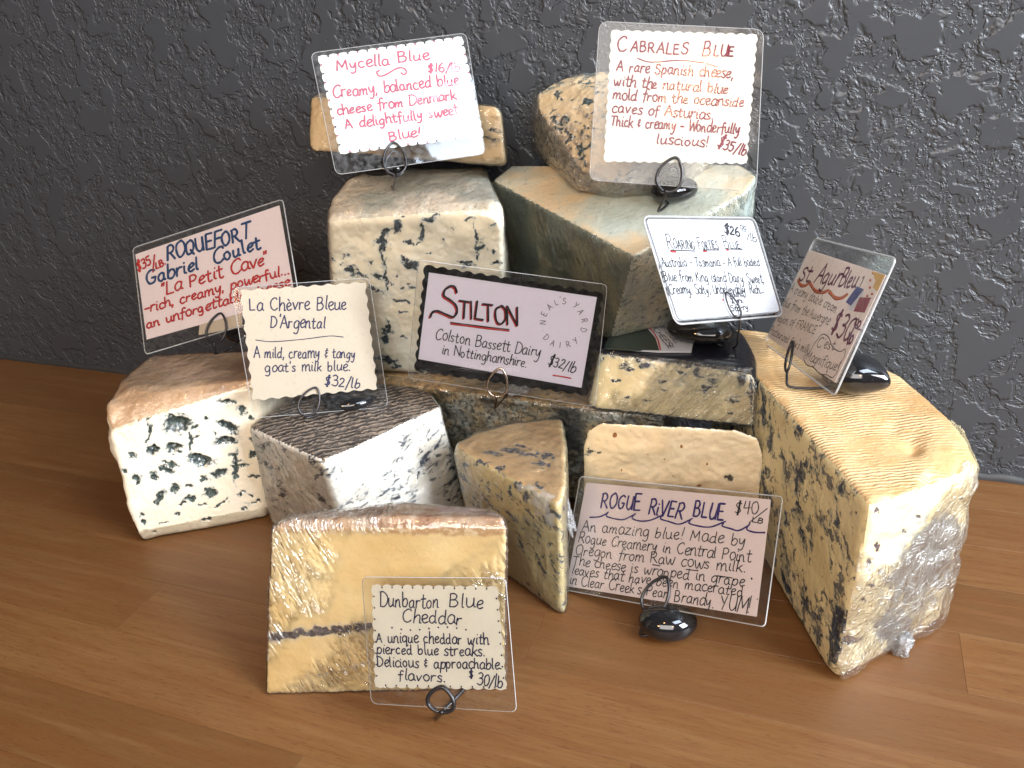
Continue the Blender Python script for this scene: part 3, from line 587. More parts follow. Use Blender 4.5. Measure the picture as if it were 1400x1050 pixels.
#@@PART2
# ------------------------------------------------------------------ handwriting: a one-stroke alphabet (baseline 0, x height 5, capitals 8)
G = {
'A': (6, '0,0 2.8,8;2.8,8 5.4,0;1.1,3 4.6,3.1'), 'B': (5.5, '.6,8.2 .5,0;.3,8 3,8.2 4.2,6.6 3,4.6 .8,4.3;.8,4.3 3.6,4.4 4.9,2.2 3.4,.2 .4,0'),
'C': (5.8, '5.2,7 4.6,8 3,8.1 .9,6.2 .4,3.2 1.6,.4 3.6,0 5.3,1.3'), 'D': (6, '.7,8 .5,0;.1,8 3,7.9 5.3,5.6 5.2,2.4 3,.1 .2,0'),
'E': (5, '4.4,8 .6,8;.6,8 .5,0;.5,0 4.6,.1;.5,4.1 3.8,4.3'), 'F': (5, '4.8,8 .6,7.9;.7,7.9 .5,0;.6,4.2 3.8,4.4'),
'G': (6, '5.2,7.2 3.4,8.1 1.2,6.6 .4,3.4 1.8,.3 4.4,.5 5.3,3.2;5.6,3.3 3.2,3.4'), 'H': (6, '.6,8 .5,0;5.2,8.1 5.1,0;.5,4 5.2,4.2'),
'I': (2.2, '1.1,8 1,0'), 'J': (4.5, '3.6,8 3.6,2 2,-.1 .3,1.4'), 'K': (5.4, '.6,8 .5,0;4.8,8 .7,3.8;1.6,4.6 5,0'), 'L': (4.8, '.7,8 .5,.1;.5,.1 4.4,.2'),
'M': (7.4, '.3,0 1,8;1,8 3.5,2.4;3.5,2.4 6.1,8;6.1,8 6.8,0'), 'N': (6.2, '.5,0 .6,8;.6,8 5.2,.2;5.2,.2 5.4,8.2'),
'O': (6.2, '3,8 .9,6.6 .4,3.6 1.6,.4 3.6,0 5.5,2.4 5.3,6 3.6,8 2.6,7.9'), 'P': (5.2, '.7,8 .5,-.2;.3,7.9 3.2,8.2 4.7,6.2 3.4,4 .7,3.7'),
'Q': (6.4, '3,8 .9,6.6 .4,3.6 1.6,.4 3.6,0 5.5,2.4 5.3,6 3.6,8 2.6,7.9;3.4,2.4 6.2,-.8'), 'R': (5.8, '.7,8 .5,0;.2,7.8 3,8.4 4.6,6.4 3.4,4.3 .7,4;2,4.1 5.4,0'),
'S': (5.2, '4.6,7 3.4,8.1 1.2,7.4 .9,5.4 3.2,4.2 4.6,2.6 3.8,.4 1.8,-.1 .2,1.2'), 'T': (5.4, '0,7.9 5.4,8.1;2.8,8 2.6,0'),
'U': (5.8, '.5,8 .6,2.4 2.2,0 4.2,.8 5,3 5.1,8;5.1,8 5.2,0'), 'V': (5.6, '.2,8 2.6,0;2.6,0 5.3,8.2'), 'W': (7.8, '.2,8 1.9,0;1.9,0 3.8,6.4;3.8,6.4 5.6,0;5.6,0 7.6,8.2'),
'X': (5.4, '.3,8 5,0;5,8 .2,0'), 'Y': (5.4, '.2,8 2.6,4;5.2,8.2 1.6,-.4'), 'Z': (5.2, '.4,8 4.8,8;4.8,8 .3,0;.3,0 5,.2'),
'a': (4.9, '4,4.2 2.4,5.1 .6,3.4 .6,1 2,0 3.6,1.4 4,4.4;4,4.6 3.9,1 4.9,.2'), 'b': (4.7, '.7,8.4 .6,.3;.6,2.6 2,4.6 3.7,4.4 4.2,2.2 3,.1 1.3,0 .6,1'),
'c': (4.1, '3.6,4.2 2.4,5 .8,3.8 .5,1.6 1.8,0 3.8,.7'), 'd': (4.9, '3.9,4 2.3,4.9 .6,3.2 .6,.9 2,0 3.7,1.4;4.1,8.5 3.9,1 4.8,.2'),
'e': (4.1, '.5,2.2 2.6,2.9 3.6,4.1 2.5,5.1 .9,4 .5,1.8 1.7,0 3.9,.9'), 'f': (3.6, '3.8,7.6 2.9,8.5 1.7,7.2 1.5,0 1.3,-1.4;0,4.6 3.4,4.9'),
'g': (4.8, '3.9,4.2 2.4,5 .6,3.4 .7,1.1 2,.2 3.6,1.6 4,4.5;4,4.5 3.9,-1.4 2.6,-3.2 .6,-2.6'), 'h': (4.8, '.7,8.5 .5,0;.6,2.6 2.2,4.8 3.6,4.2 3.8,0;3.8,.3 4.7,.2'),
'i': (2.2, '1,4.8 .9,1 1.9,.2;1.2,6.7 1.3,7'), 'j': (2.6, '1.4,4.8 1.3,-1.8 -.2,-3;1.5,6.7 1.6,7'), 'k': (4.4, '.7,8.4 .5,0;3.6,4.8 .7,2;1.5,2.7 4.2,0'),
'l': (2.1, '1,8.5 .8,1.2 1.7,.1'), 'm': (7, '.5,4.8 .5,0;.5,2.6 1.9,4.9 2.9,4 3.1,0;3.1,2.6 4.6,4.9 5.7,4 5.9,.4 6.9,.2'), 'n': (4.9, '.5,4.8 .5,0;.5,2.6 2.2,5 3.5,4.2 3.8,.5 4.7,.2'),
'o': (4.6, '2.3,5 .8,4 .5,1.8 1.8,0 3.5,.8 4,3 2.9,4.9 1.9,4.9'), 'p': (4.7, '.7,5 .5,-3.1;.6,2.6 2,4.9 3.8,4.3 4,2 2.7,.1 .7,.8'), 'q': (4.9, '3.9,4.2 2.4,5 .6,3.4 .7,1.1 2,.2 3.7,1.6;4,4.8 3.8,-3.2;3.8,-3.2 5,-2'),
'r': (3.7, '.6,4.9 .5,0;.5,2.4 1.6,4.5 3.5,4.6'), 's': (3.7, '3.3,4.3 2.2,5 .8,4 1.7,2.8 3.1,1.6 2.3,.1 .3,.6'), 't': (3.7, '1.7,7.4 1.5,1 2.6,0 3.6,.6;.1,4.9 3.4,5.2'),
'u': (4.9, '.5,4.8 .6,1 1.9,0 3.5,1.4 3.9,4.8;3.9,4.8 3.9,.8 4.9,.2'), 'v': (4.3, '.3,4.8 1.9,.1;1.9,.1 4,5'), 'w': (6.3, '.3,4.8 1.1,.6 2,.1 3.2,3.6;3.2,3.6 3.8,.5 4.8,.2 6.1,5'),
'x': (4.3, '.4,4.9 3.9,0;3.8,5 .3,0'), 'y': (4.7, '.5,4.8 .9,1.9 2.2,1.3 3.8,4.8;3.9,4.9 3.2,-1 1.8,-3.2 .1,-2.6'), 'z': (4.3, '.4,4.8 3.6,4.8;3.6,4.8 .4,.2;.4,.2 4.1,.1'),
'è': (4.1, '.5,2.2 2.6,2.9 3.6,4.1 2.5,5.1 .9,4 .5,1.8 1.7,0 3.9,.9;1.5,7.4 2.6,6.2'),
'0': (4.8, '2.4,7.8 .8,6.4 .5,3.4 1.4,.4 3,.2 4.2,2.8 4,6 2.9,7.7 2,7.6'), '1': (2.4, '1.2,8 1,0'), '2': (4.8, '.7,6.4 1.8,7.9 3.6,7.4 3.5,5 .4,.2;.4,.2 4.4,.4'),
'3': (4.7, '.6,7.2 2.2,8 3.7,6.8 3.1,4.8 1.6,4.3;1.6,4.3 3.8,4 4.2,1.8 2.8,0 .4,.6'), '4': (5, '1,8 .5,3.4;.5,3.4 4.6,3.7;3.7,8.1 3.4,-.4'), '5': (4.8, '4.4,8 1.1,7.9;1.1,7.9 .9,4.8;.9,4.8 3.4,4.8 4.2,2.4 2.6,.1 .5,.7'),
'6': (4.8, '3.2,8 1.2,5.4 .5,2.4 1.5,.2 3.4,.2 4.1,2.4 2.8,4 .8,2.8'), '$': (4.8, '4.2,6.8 2.6,7.6 .9,6.4 1.5,4.6 3.4,3.4 3.8,1.6 2.4,.4 .4,1;2.5,9.2 2.1,-1.2;3.2,9.2 2.8,-1.2'),
'/': (3.6, '3.6,8.8 .3,-1.6'), '.': (2, '.6,.2 1.1,.3;.7,.5 1.0,.0'), ',': (2, '1.1,.7 .5,-1.5'), '!': (2.6, '1.6,8.3 1,2.4;.9,.1 1,.4'), "'": (1.6, '.9,8.4 .7,6.6'), '-': (4, '.3,2.9 3.4,3.1'),
'&': (4, '3.2,5.6 1.6,6 1,4.8 2.6,4 1.2,3.4 .9,1.8 3.2,1.6;2.1,7.2 2,6.2;1.9,1.2 1.8,.2'), '"': (2.6, '.8,8.6 .5,6.6;2,8.7 1.7,6.7'), ' ': (3.6, ''), '·': (2, '.8,3.8 1,4'), '~': (4, '.2,2.6 1.2,3.4 2.4,2.6 3.6,3.4'),
}
def cr(pts, n=4):
    if len(pts) < 3: return [Vector(p) for p in pts]
    P = [Vector(p) for p in pts]; P = [2*P[0]-P[1]]+P+[2*P[-1]-P[-2]]; out = []
    for i in range(1, len(P)-2):
        for k in range(n):
            t = k/n; a, b, c, d = P[i-1], P[i], P[i+1], P[i+2]
            out.append(0.5*((2*b)+(c-a)*t+(2*a-5*b+4*c-d)*t*t+(3*b-3*c+d-a)*t**3))
    out.append(P[-2]); return out
GS = {k: (a, [[tuple(float(c) for c in p.split(',')) for p in st.split()] for st in s.split(';') if st]) for k, (a, s) in G.items()}
def text_strokes(txt, style='', rnd=random):
    """strokes in glyph units, total advance"""
    x = 0; out = []
    for i, ch in enumerate(txt):
        sc = 1.0; c = ch
        if style == 'sc' and ch.isalpha() and ch.islower(): c = ch.upper(); sc = 0.66
        if c not in GS: c = ' '
        adv, sts = GS[c]
        jy = rnd.uniform(-.42, .42); js = 1+rnd.uniform(-.12, .12); sl = rnd.uniform(-.09, .09)
        for st in sts:
            out.append([(x+(p[0]*js+p[1]*sl)*sc+rnd.uniform(-.09, .09), p[1]*js*sc+jy+rnd.uniform(-.09, .09)) for p in st])
        x += (adv+(1.0 if style == 'sc' else 0.35))*sc*(1+rnd.uniform(-.05, .05))
    return out, x

class Card:
    """a laminated card standing in space; (u,v) run across and up its face, w comes out of the front"""
    def __init__(s, c, u, v, w, h, k=1.0):
        s.c = CAMP+(np.array(c)-CAMP)*k; s.u = np.array(u); s.v = np.array(v); s.w = w*k; s.h = h*k
        s.n = np.cross(s.u, s.v); s.k = k
        if s.n @ (CAMP-s.c) < 0: s.n = -s.n
    def P(s, a, b, d=0.0): return s.c+s.u*a+s.v*b+s.n*d
    def px(s, x, y):
        """pixel of the photograph -> (a,b) on the card"""
        r = M.T @ np.array([x-700.0, y-525.0, F_PX]); t = (s.n @ (s.c-CAMP))/(s.n @ r); q = CAMP+r*t-s.c
        return np.array([q @ s.u, q @ s.v])
def prism(card, outline, d0, d1, name, mat, parent):
    """flat sheet with thickness from an outline in card coordinates"""
    n = len(outline); vs = [card.P(a, b, d1) for a, b in outline]+[card.P(a, b, d0) for a, b in outline]
    tris = geometry.tessellate_polygon([[Vector((a, b, 0)) for a, b in outline]])
    fs = [t for t in tris]+[(t[0]+n, t[2]+n, t[1]+n) for t in tris]+[(i, (i+1) % n, (i+1) % n+n, i+n) for i in range(n)]
    me = mesh_from(name, vs, fs, False); bm = bmesh.new(); bm.from_mesh(me); bmesh.ops.recalc_face_normals(bm, faces=bm.faces); bm.to_mesh(me); bm.free()
    return link_mesh(name, me, mat, parent)
def quad_px(card, q): return [card.px(*p) for p in q]
def rrect(q, r, seg=5):
    """rounded outline of a 4 point outline"""
    out = []; n = 4
    for i in range(n):
        p0, p1, p2 = np.array(q[i-1]), np.array(q[i]), np.array(q[(i+1) % n]); a = (p0-p1)/np.linalg.norm(p0-p1); b = (p2-p1)/np.linalg.norm(p2-p1)
        s_, e_ = p1+a*r, p1+b*r
        for k in range(seg+1):
            t = k/seg; out.append(tuple((1-t)**2*s_+2*t*(1-t)*p1+t*t*e_))
    return out
def scalloped(q, ns, amp, kind='scallop', seg=6):
    """wavy edges; ns = waves on the horizontal and vertical sides; also returns notch points"""
    out = []; notch = []
    for i in range(4):
        p, r = np.array(q[i]), np.array(q[(i+1) % 4]); e = r-p; nrm = np.array([e[1], -e[0]])/np.linalg.norm(e)
        cen = sum(np.array(x) for x in q)/4
        if nrm @ (cen-p) > 0: nrm = -nrm
        n = ns[i % 2]
        for k in range(n):
            for j in range(seg):
                t = (k+j/seg)/n; ph = (j/seg)
                if kind == 'scallop': o = amp*(abs(math.sin(math.pi*ph))-.55)
                elif kind == 'notch': o = -amp*max(0, abs(math.cos(math.pi*ph))**3)
                else: o = amp*0.5*math.sin(2*math.pi*ph)
                o *= 1+0.12*math.sin(k*2.3+i)
                if k == 0 and j == 0: o = -amp*.1
                out.append(tuple(p+e*t+nrm*o))
            if k: notch.append(tuple(p+e*(k/n)-nrm*amp*1.0))
    return out, notch
class Ink:
    def __init__(s, card, lift=0.00016): s.c = card; s.v = []; s.f = []; s.lift = lift
    def stroke(s, pts, w, smooth=True, taper=True):
        """pts in card coordinates (m); flat bead of ink of width w"""
        P = cr(pts) if smooth else [Vector(p) for p in pts]
        Q = [P[0]]
        for p in P[1:]:
            if (p-Q[-1]).length > 1e-5: Q.append(p)
        if len(Q) < 2: Q = [Q[0], Q[0]+Vector((w*.3, w*.2))]
        n = len(Q); b0 = len(s.v); s.lift += 1.5e-7
        # round ends
        d = (Q[1]-Q[0]).normalized(); Q = [Q[0]-d*w*.35]+Q; d = (Q[-1]-Q[-2]).normalized(); Q = Q+[Q[-1]+d*w*.35]; n = len(Q)
        for i, p in enumerate(Q):
            t = (Q[min(i+1, n-1)]-Q[max(i-1, 0)]).normalized(); sd = Vector((-t.y, t.x))
            ww = w*.5*(0.25 if i in (0, n-1) else 1.0)*(1+.10*math.sin(i*1.3+b0))
            for a, z in ((ww, 0), (0, .00006), (-ww, 0), (0, -.00005)):
                q = p+sd*a; s.v.append(s.c.P(q.x, q.y, s.lift+z))
            if i:
                k = b0+(i-1)*4
                for j in range(4): s.f.append((k+j, k+(j+1) % 4, k+4+(j+1) % 4, k+4+j))
        s.f.append((b0, b0+1, b0+2, b0+3)); e = b0+(n-1)*4; s.f.append((e+3, e+2, e+1, e))
    def text(s, txt, p0, p1, cap, w, style='', sag=0.0, slant=0.06):
        """p0,p1: baseline ends in card coordinates; cap height in m"""
        sts, adv = text_strokes(txt, style); a = Vector(p0); b = Vector(p1); cap *= .88; L = (b-a).length; ex = (b-a)/L; ey = Vector((-ex.y, ex.x)); kx = L/adv; ky = cap/8
        for st in sts:
            s.stroke([a+ex*(x*kx+y*ky*slant)+ey*(y*ky+sag*math.sin(math.pi*x/adv)) for x, y in st], w)
    def build(s, name, mat, parent): return link_mesh(name, mesh_from(name, s.v, s.f, True), mat, parent)

LAM = None
def laminate_mat(name, haze=.05, wav=.12, seed=0.0, rough=.07, fa=1.0):
    m = NT(name); co = m.coord(); n = m.noise(m.mapping(co, (1, 1, 1), loc=(seed, seed, 0)), 26, 2, .5); n2 = m.noise(co, 300, 3, .6)
    nb = m.bump(n, wav, .004); nb = m.bump(n2, .05, .0003, nb)
    gl = m.n('ShaderNodeBsdfGlossy'); gl.inputs['Roughness'].default_value = rough; m.l(nb, gl.inputs['Normal'])
    tr = m.n('ShaderNodeBsdfTransparent'); tr.inputs[0].default_value = C4(.96, .96, .955); df = m.n('ShaderNodeBsdfDiffuse'); df.inputs[0].default_value = C4(.8, .82, .85)
    ms = m.n('ShaderNodeMixShader'); m.l(m.math('MULTIPLY', m.step(n2, .3, .8), haze), ms.inputs[0]); m.l(tr.outputs[0], ms.inputs[1]); m.l(df.outputs[0], ms.inputs[2])
    fr = m.n('ShaderNodeFresnel'); fr.inputs[0].default_value = 1.5; m.l(nb, fr.inputs[1])
    g = m.n('ShaderNodeNewGeometry'); m2 = m.n('ShaderNodeMixShader'); m.l(m.math('MULTIPLY', fr.outputs[0], fa), m2.inputs[0]); m.l(ms.outputs[0], m2.inputs[1]); m.l(gl.outputs[0], m2.inputs[2])
    m.l(m2.outputs[0], m.out.inputs[0]); return m.m
def lam_edge_mat():
    m = NT('laminate_edge'); co = m.coord(); df = m.n('ShaderNodeBsdfPrincipled'); df.inputs['Base Color'].default_value = C4(.62, .62, .62); df.inputs['Roughness'].default_value = .25
    tr = m.n('ShaderNodeBsdfTransparent'); ms = m.n('ShaderNodeMixShader'); m.l(m.math('ADD', .25, m.math('MULTIPLY', m.noise(co, 160, 3, .6), .5)), ms.inputs[0]); m.l(tr.outputs[0], ms.inputs[1]); m.l(df.outputs[0], ms.inputs[2]); m.l(ms.outputs[0], m.out.inputs[0]); return m.m
LAM = laminate_mat('clear_laminate', .02); LAM_G = laminate_mat('clear_laminate_wavy', .06, .35, 3.1); LEDGE = lam_edge_mat()
def laminate(card, outline, parent, mat=LAM, d0=-0.00055, d1=0.00062, rim=0.0):
    o = prism(card, outline, d0, d1, 'laminate', mat, parent)
    o.data.materials.append(LEDGE); n = len(outline)
    for p in o.data.polygons:
        if len(p.vertices) == 4: p.material_index = 1
    if rim > 0:      # slightly thicker sealed edge
        ink = Ink(card); pts = [Vector(p) for p in outline]+[Vector(outline[0])]
        ink.stroke(pts, rim, smooth=False); o2 = ink.build('sealed_edge', LEDGE, o); o2.matrix_parent_inverse = o.matrix_parent_inverse.copy() if False else Matrix.Identity(4)
    return o
def paper_mat(name, col, fibre=.15, spots=0.0):
    m = NT(name); co = m.coord(); n = m.noise(co, 60, 3, .6); n2 = m.noise(co, 700, 3, .7)
    c = m.mix(m.math('MULTIPLY', m.step(n, .4, .7), fibre), C4(*col), C4(col[0]*.9, col[1]*.89, col[2]*.86))
    if spots: c = m.mix(m.math('MULTIPLY', m.step(m.noise(co, 420, 3, .6), .60, .70), spots), c, C4(col[0]*.7, col[1]*.6, col[2]*.5))
    x = m.bsdf(c, .6, m.bump(n2, .1, .0003), spec=.2)
    tl = m.n('ShaderNodeBsdfTranslucent'); m.l(c, tl.inputs[0]); mx = m.n('ShaderNodeMixShader'); mx.inputs[0].default_value = .34; m.l(x.outputs[0], mx.inputs[1]); m.l(tl.outputs[0], mx.inputs[2]); m.l(mx.outputs[0], m.out.inputs[0]); return m.m
def ink_mat(name, col): return simple(name, col, .55, .3, noise_amt=.3, scale=900)
PINK = paper_mat('pinkish_white_card', (.86, .78, .79)); LILAC = paper_mat('cool_white_card', (.84, .82, .93), .08); CREAM = paper_mat('beige_flecked_paper', (.61, .53, .42), .15, .35)
PARCH = paper_mat('pale_parchment', (.80, .83, .80), .3); PARCH2 = paper_mat('pale_parchment_warm', (.85, .85, .79), .35); WHITE = paper_mat('white_card', (.80, .80, .82), .05); KRAFT = paper_mat('peach_card', (.90, .80, .74), .1)
BLACKP = simple('black_card_border', (.004, .004, .004), .75, .12)
INK_BLUE = ink_mat('blue_marker', (.010, .055, .17)); INK_RED = ink_mat('red_marker', (.50, .022, .02)); INK_NAVY = ink_mat('navy_pen', (.018, .016, .07)); INK_ROSE = ink_mat('rose_pen', (.50, .10, .18))
INK_WINE = ink_mat('wine_pen', (.24, .018, .05)); INK_BLACK = ink_mat('black_pen', (.012, .010, .016)); INK_PURPLE = ink_mat('purple_marker', (.035, .018, .17)); INK_PLUM = ink_mat('plum_marker', (.14, .012, .055)); INK_GREY = ink_mat('grey_brown_pen', (.10, .065, .06))
INK_ORANGE = ink_mat('orange_marker', (.62, .13, .03)); INK_YELLOW = ink_mat('amber_pencil', (.75, .45, .10)); INK_GBLUE = ink_mat('flag_blue', (.05, .05, .22))

# ------------------------------------------------------------------ holders: glossy black pebble with a wire clip
STONE = None
def stone_mat():
    m = NT('glossy_black_pebble'); co = m.coord(); n = m.noise(co, 500, 3, .6)
    m.bsdf(m.mix(m.step(n, .5, .8), C4(.008, .008, .009), C4(.018, .018, .02)), .09, m.bump(m.noise(co, 60, 2, .5), .05, .0006), spec=.5, coat=.45, coat_rough=.03); return m.m
STONE = stone_mat(); WIRE = simple('dark_steel_wire', (.045, .043, .045), .30, .6, metal=.75); WIRE_L = simple('warm_steel_wire', (.40, .31, .25), .25, .6, metal=1.0)
def tube(pts, r, name, mat, parent, sides=8):
    """pts: 3d points, smoothed"""
    P = cr([tuple(p) for p in pts], 6) if len(pts) > 2 else [Vector(p) for p in pts]
    vs, fs = [], []; prev = None
    for i, p in enumerate(P):
        t = (P[min(i+1, len(P)-1)]-P[max(i-1, 0)]).normalized()
        if prev is None: a = t.orthogonal().normalized()
        else: a = (prev-t*prev.dot(t)).normalized()
        prev = a; b = t.cross(a)
        for k in range(sides):
            an = 2*math.pi*k/sides; vs.append(p+(a*math.cos(an)+b*math.sin(an))*r)
        if i:
            for k in range(sides): q = (i-1)*sides; fs.append((q+k, q+(k+1) % sides, q+sides+(k+1) % sides, q+sides+k))
    fs.append(tuple(range(sides))[::-1]); e = (len(P)-1)*sides; fs.append(tuple(e+k for k in range(sides)))
    return link_mesh(name, mesh_from(name, vs, fs), mat, parent)
def pebble(c, ax, rot, name, parent, tip=0.0, seed=0):
    """smooth stone resting on its base; ax = half sizes; tip pinches one end"""
    vs, fs = [], []; nu, nv = 48, 24; rr = np.random.RandomState(seed); ph = rr.rand(4)*6
    cr_, sr = math.cos(rot), math.sin(rot)
    for j in range(nv+1):
        th = math.pi*j/nv
        for i in range(nu):
            a = 2*math.pi*i/nu; x = math.sin(th)*math.cos(a); y = math.sin(th)*math.sin(a); z = math.cos(th)
            k = 1+.05*math.sin(2*a+ph[0])+.03*math.sin(3*a+ph[1]); z2 = math.copysign(abs(z)**.92, z)
            X = x*k+tip*max(0, x)**5*(1-abs(y))*.5; Yy = y*k*(1-tip*.35*max(0, x)**2)
            X, Yy, Z = X*ax[0], Yy*ax[1]*(1+.06*math.sin(a+ph[2])), z2*ax[2]
            vs.append((c[0]+X*cr_-Yy*sr, c[1]+X*sr+Yy*cr_, c[2]+ax[2]+Z))
    for j in range(nv):
        for i in range(nu): fs.append((j*nu+i, (j+1)*nu+i, (j+1)*nu+(i+1) % nu, j*nu+(i+1) % nu))
    return link_mesh(name, mesh_from(name, vs, fs), STONE, parent)
def holder(card, top, botm, wpx, foot, fz, stone, ax, rot, label, wire=WIRE, tip=0.0, seed=0, r=.00088, skew=0.0, rear=False):
    """top/botm/foot in pixels; the loop lies just before the card; stone=(px,py) at height fz or xyz"""
    sc = V(*stone, fz) if len(stone) == 2 else stone
    t = thing('card_holder', (sc[0], sc[1], fz), label, 'card holder', 'wire and pebble card holders')
    pebble((sc[0], sc[1], sc[2]), ax, rot, 'pebble', t, tip, seed)
    a = card.px(*top); b = card.px(*botm); d = b-a; L = np.linalg.norm(d); d = d/L; s_ = np.array([-d[1], d[0]]); w = wpx/2*np.linalg.norm(CAMP-card.c)/F_PX
    off = .0016
    prof = [(.0, .0), (.10, .42), (.30, .80), (.55, 1.0), (.78, .92), (.93, .55), (1.0, .1)]
    pts = [card.P(*(b+s_*w*.12), off)]
    loop = [(1.0, -.1)]+[(f, -g) for f, g in prof[::-1][1:]]+[(f, g) for f, g in prof[1:]]+[(1.0, .15)]
    pts = [card.P(*(a+d*L*f+s_*w*(g+skew*(1-f))), off+.0004*math.sin(f*3)) for f, g in loop]
    ft = np.array(V(*foot, fz+.0008))
    p_end = pts[-1]; mid = (np.array(p_end)+ft)/2+card.n*.0015
    s3 = np.array([sc[0], sc[1], fz+.0012]); back = ft+(s3-ft)*.55
    tube(pts+[mid, ft, back, s3+np.array([0, 0, ax[2]*.5])], r, 'wire_clip', wire, t)
    if not rear: return t
    # rear ring pressing the card from behind
    off2 = -.0014; lp2 = [(1.0-.78*(1-f), g*.86) for f, g in loop]
    p2 = [card.P(*(a+d*L*f+s_*w*g), off2) for f, g in lp2]
    tube([s3+np.array([0, 0, ax[2]*.6])]+p2, r, 'rear_ring', wire, t)
    return t


# paper label stuck on the black wax
cL = Card(tuple((np.array(V(905, 465, .1385)))), (0.985, 0.17, 0.0), (-0.17, 0.98, 0.075), .08, .05)
tL = bwt
def lp(pts): return [tuple(cL.px(*p)) for p in pts]
def lprism(pts, d, name, mat): return prism(cL, lp(pts), d-.0012, d, name, mat, tL)
lprism([(842, 480), (836, 462), (862, 446), (900, 437), (955, 442), (950, 462), (945, 484), (900, 484)], .0022, 'paper_label', simple('white_label_paper', (.42, .42, .43), .4, coat=.5))
lprism([(826, 480), (838, 450), (866, 442), (884, 452), (896, 466), (901, 483), (860, 482)], .0026, 'label_roundel', simple('dark_green_label', (.020, .030, .024), .35, coat=.5))
jl = Ink(cL, .0028); jl.stroke(lp([(868, 441), (886, 451), (898, 466), (903, 483)]), .0009); jl.build('red_ring', INK_RED, tL)
jl = Ink(cL, .0026)
for tx, a, b in (('BLUE', (903, 452), (925, 474)), ('CHEESE', (893, 454), (916, 482))): jl.text(tx, lp([a])[0], lp([b])[0], .0045, .0006)
jl.build('label_lettering', INK_BLACK, tL)
# loose crumpled bits of cling film
def film_knot(c, ax, rot, parent, seed, name='film_knot'):
    rr = np.random.RandomState(seed); vs, fs = [], []; nu, nv = 40, 28; A = []
    for jj in range(nv+1):
        th = math.pi*jj/nv
        for i in range(nu):
            a = 2*math.pi*i/nu; A.append((math.sin(th)*math.cos(a), math.sin(th)*math.sin(a), math.cos(th)))
    A = np.array(A); k = 1+fbm(A+seed*3.1, 2.2, 4)*1.3; A = A*k[:, None]*np.array(ax)
    c_, s_ = math.cos(rot), math.sin(rot); X = A[:, 0]*c_-A[:, 2]*s_; Z = A[:, 0]*s_+A[:, 2]*c_; A = np.stack([X, A[:, 1], Z], 1)+np.array(c)
    for jj in range(nv):
        for i in range(nu): fs.append((jj*nu+i, (jj+1)*nu+i, (jj+1)*nu+(i+1) % nu, jj*nu+(i+1) % nu))
    return link_mesh(name, mesh_from(name, A, fs), FILM_WHITE, parent)
FILM_WHITE = wrap_mat('bunched_film', 1.0, 200, haze=.30, amount=2.0, rough=.14)
kp = np.array(V(776, 705, .05)); film_knot(kp, (.0035, .004, .011), .15, swt, 4)
kp = np.array(V(1236, 884, .006)); film_knot(kp, (.004, .004, .010), -.3, big, 6)
kp = np.array(V(707, 531, .103)); film_knot(kp, (.011, .004, .004), .3, stt, 8)

CG = 'laminated price cards'
def card_thing(name_label, card, cat='price card'): return thing('price_card', tuple(card.P(0, -card.h/2)), name_label, cat)
def K(card, ox, oy, sc):
    def f(x, y): return tuple(card.px(x/sc+ox, y/sc+oy))
    return f
def mm(px, card, sc): return px/sc*np.linalg.norm(CAMP-card.c)/F_PX

# ---- 1 blue and red lettered card on the far left block
c1 = Card((-0.4765, 0.5253, 0.1777), (0.9193, 0.3202, 0.2288), (-0.376, 0.5432, 0.7507), 0.1363, 0.0816, .985)
f = K(c1, 130, 250, 3.5); t1 = card_thing('white card with blue and red marker lettering, tilted, on the far left cheese', c1)
prism(c1, rrect([f(193, 342), f(882, 108), f(958, 552), f(247, 750)], .0006), -.0002, .0001, 'paper', PINK, t1)
laminate(c1, rrect([f(180, 312), f(898, 78), f(985, 600), f(240, 822)], .004), t1, LAM, rim=.0012)
prism(c1, rrect([f(500, 672), f(700, 600), f(705, 690), f(494, 728)], .0004), -.0004, -.00025, 'paper_flap', CREAM, t1)
i1 = Ink(c1); w = mm(11, c1, 3.5); i1.text('ROQUEFORT', f(345, 372), f(745, 262), mm(78, c1, 3.5), w); i1.text('Gabriel  Coulet', f(248, 492), f(800, 312), mm(72, c1, 3.5), w); i1.build('blue_lettering', INK_BLUE, t1)
i1 = Ink(c1); w = mm(8.5, c1, 3.5); i1.text('$35', f(203, 425), f(275, 388), mm(52, c1, 3.5), w); i1.text('/', f(272, 415), f(300, 402), mm(72, c1, 3.5), w); i1.text('LB.', f(292, 412), f(343, 388), mm(38, c1, 3.5), w)
i1.text('"La Petit Cave"', f(318, 540), f(838, 385), mm(66, c1, 3.5), w*1.05); i1.text('-rich, creamy, powerful...', f(238, 625), f(935, 432), mm(50, c1, 3.5), w); i1.text('an unforgettable cheese', f(248, 697), f(940, 490), mm(48, c1, 3.5), w); i1.build('red_lettering', INK_RED, t1)
zr = .1262
holder(c1, (303, 429), (293, 470), 27, (296, 483), zr, (338, 466), (.016, .013, .007), R(20), 'black pebble with wire loop holding the blue and red lettered card', seed=1)

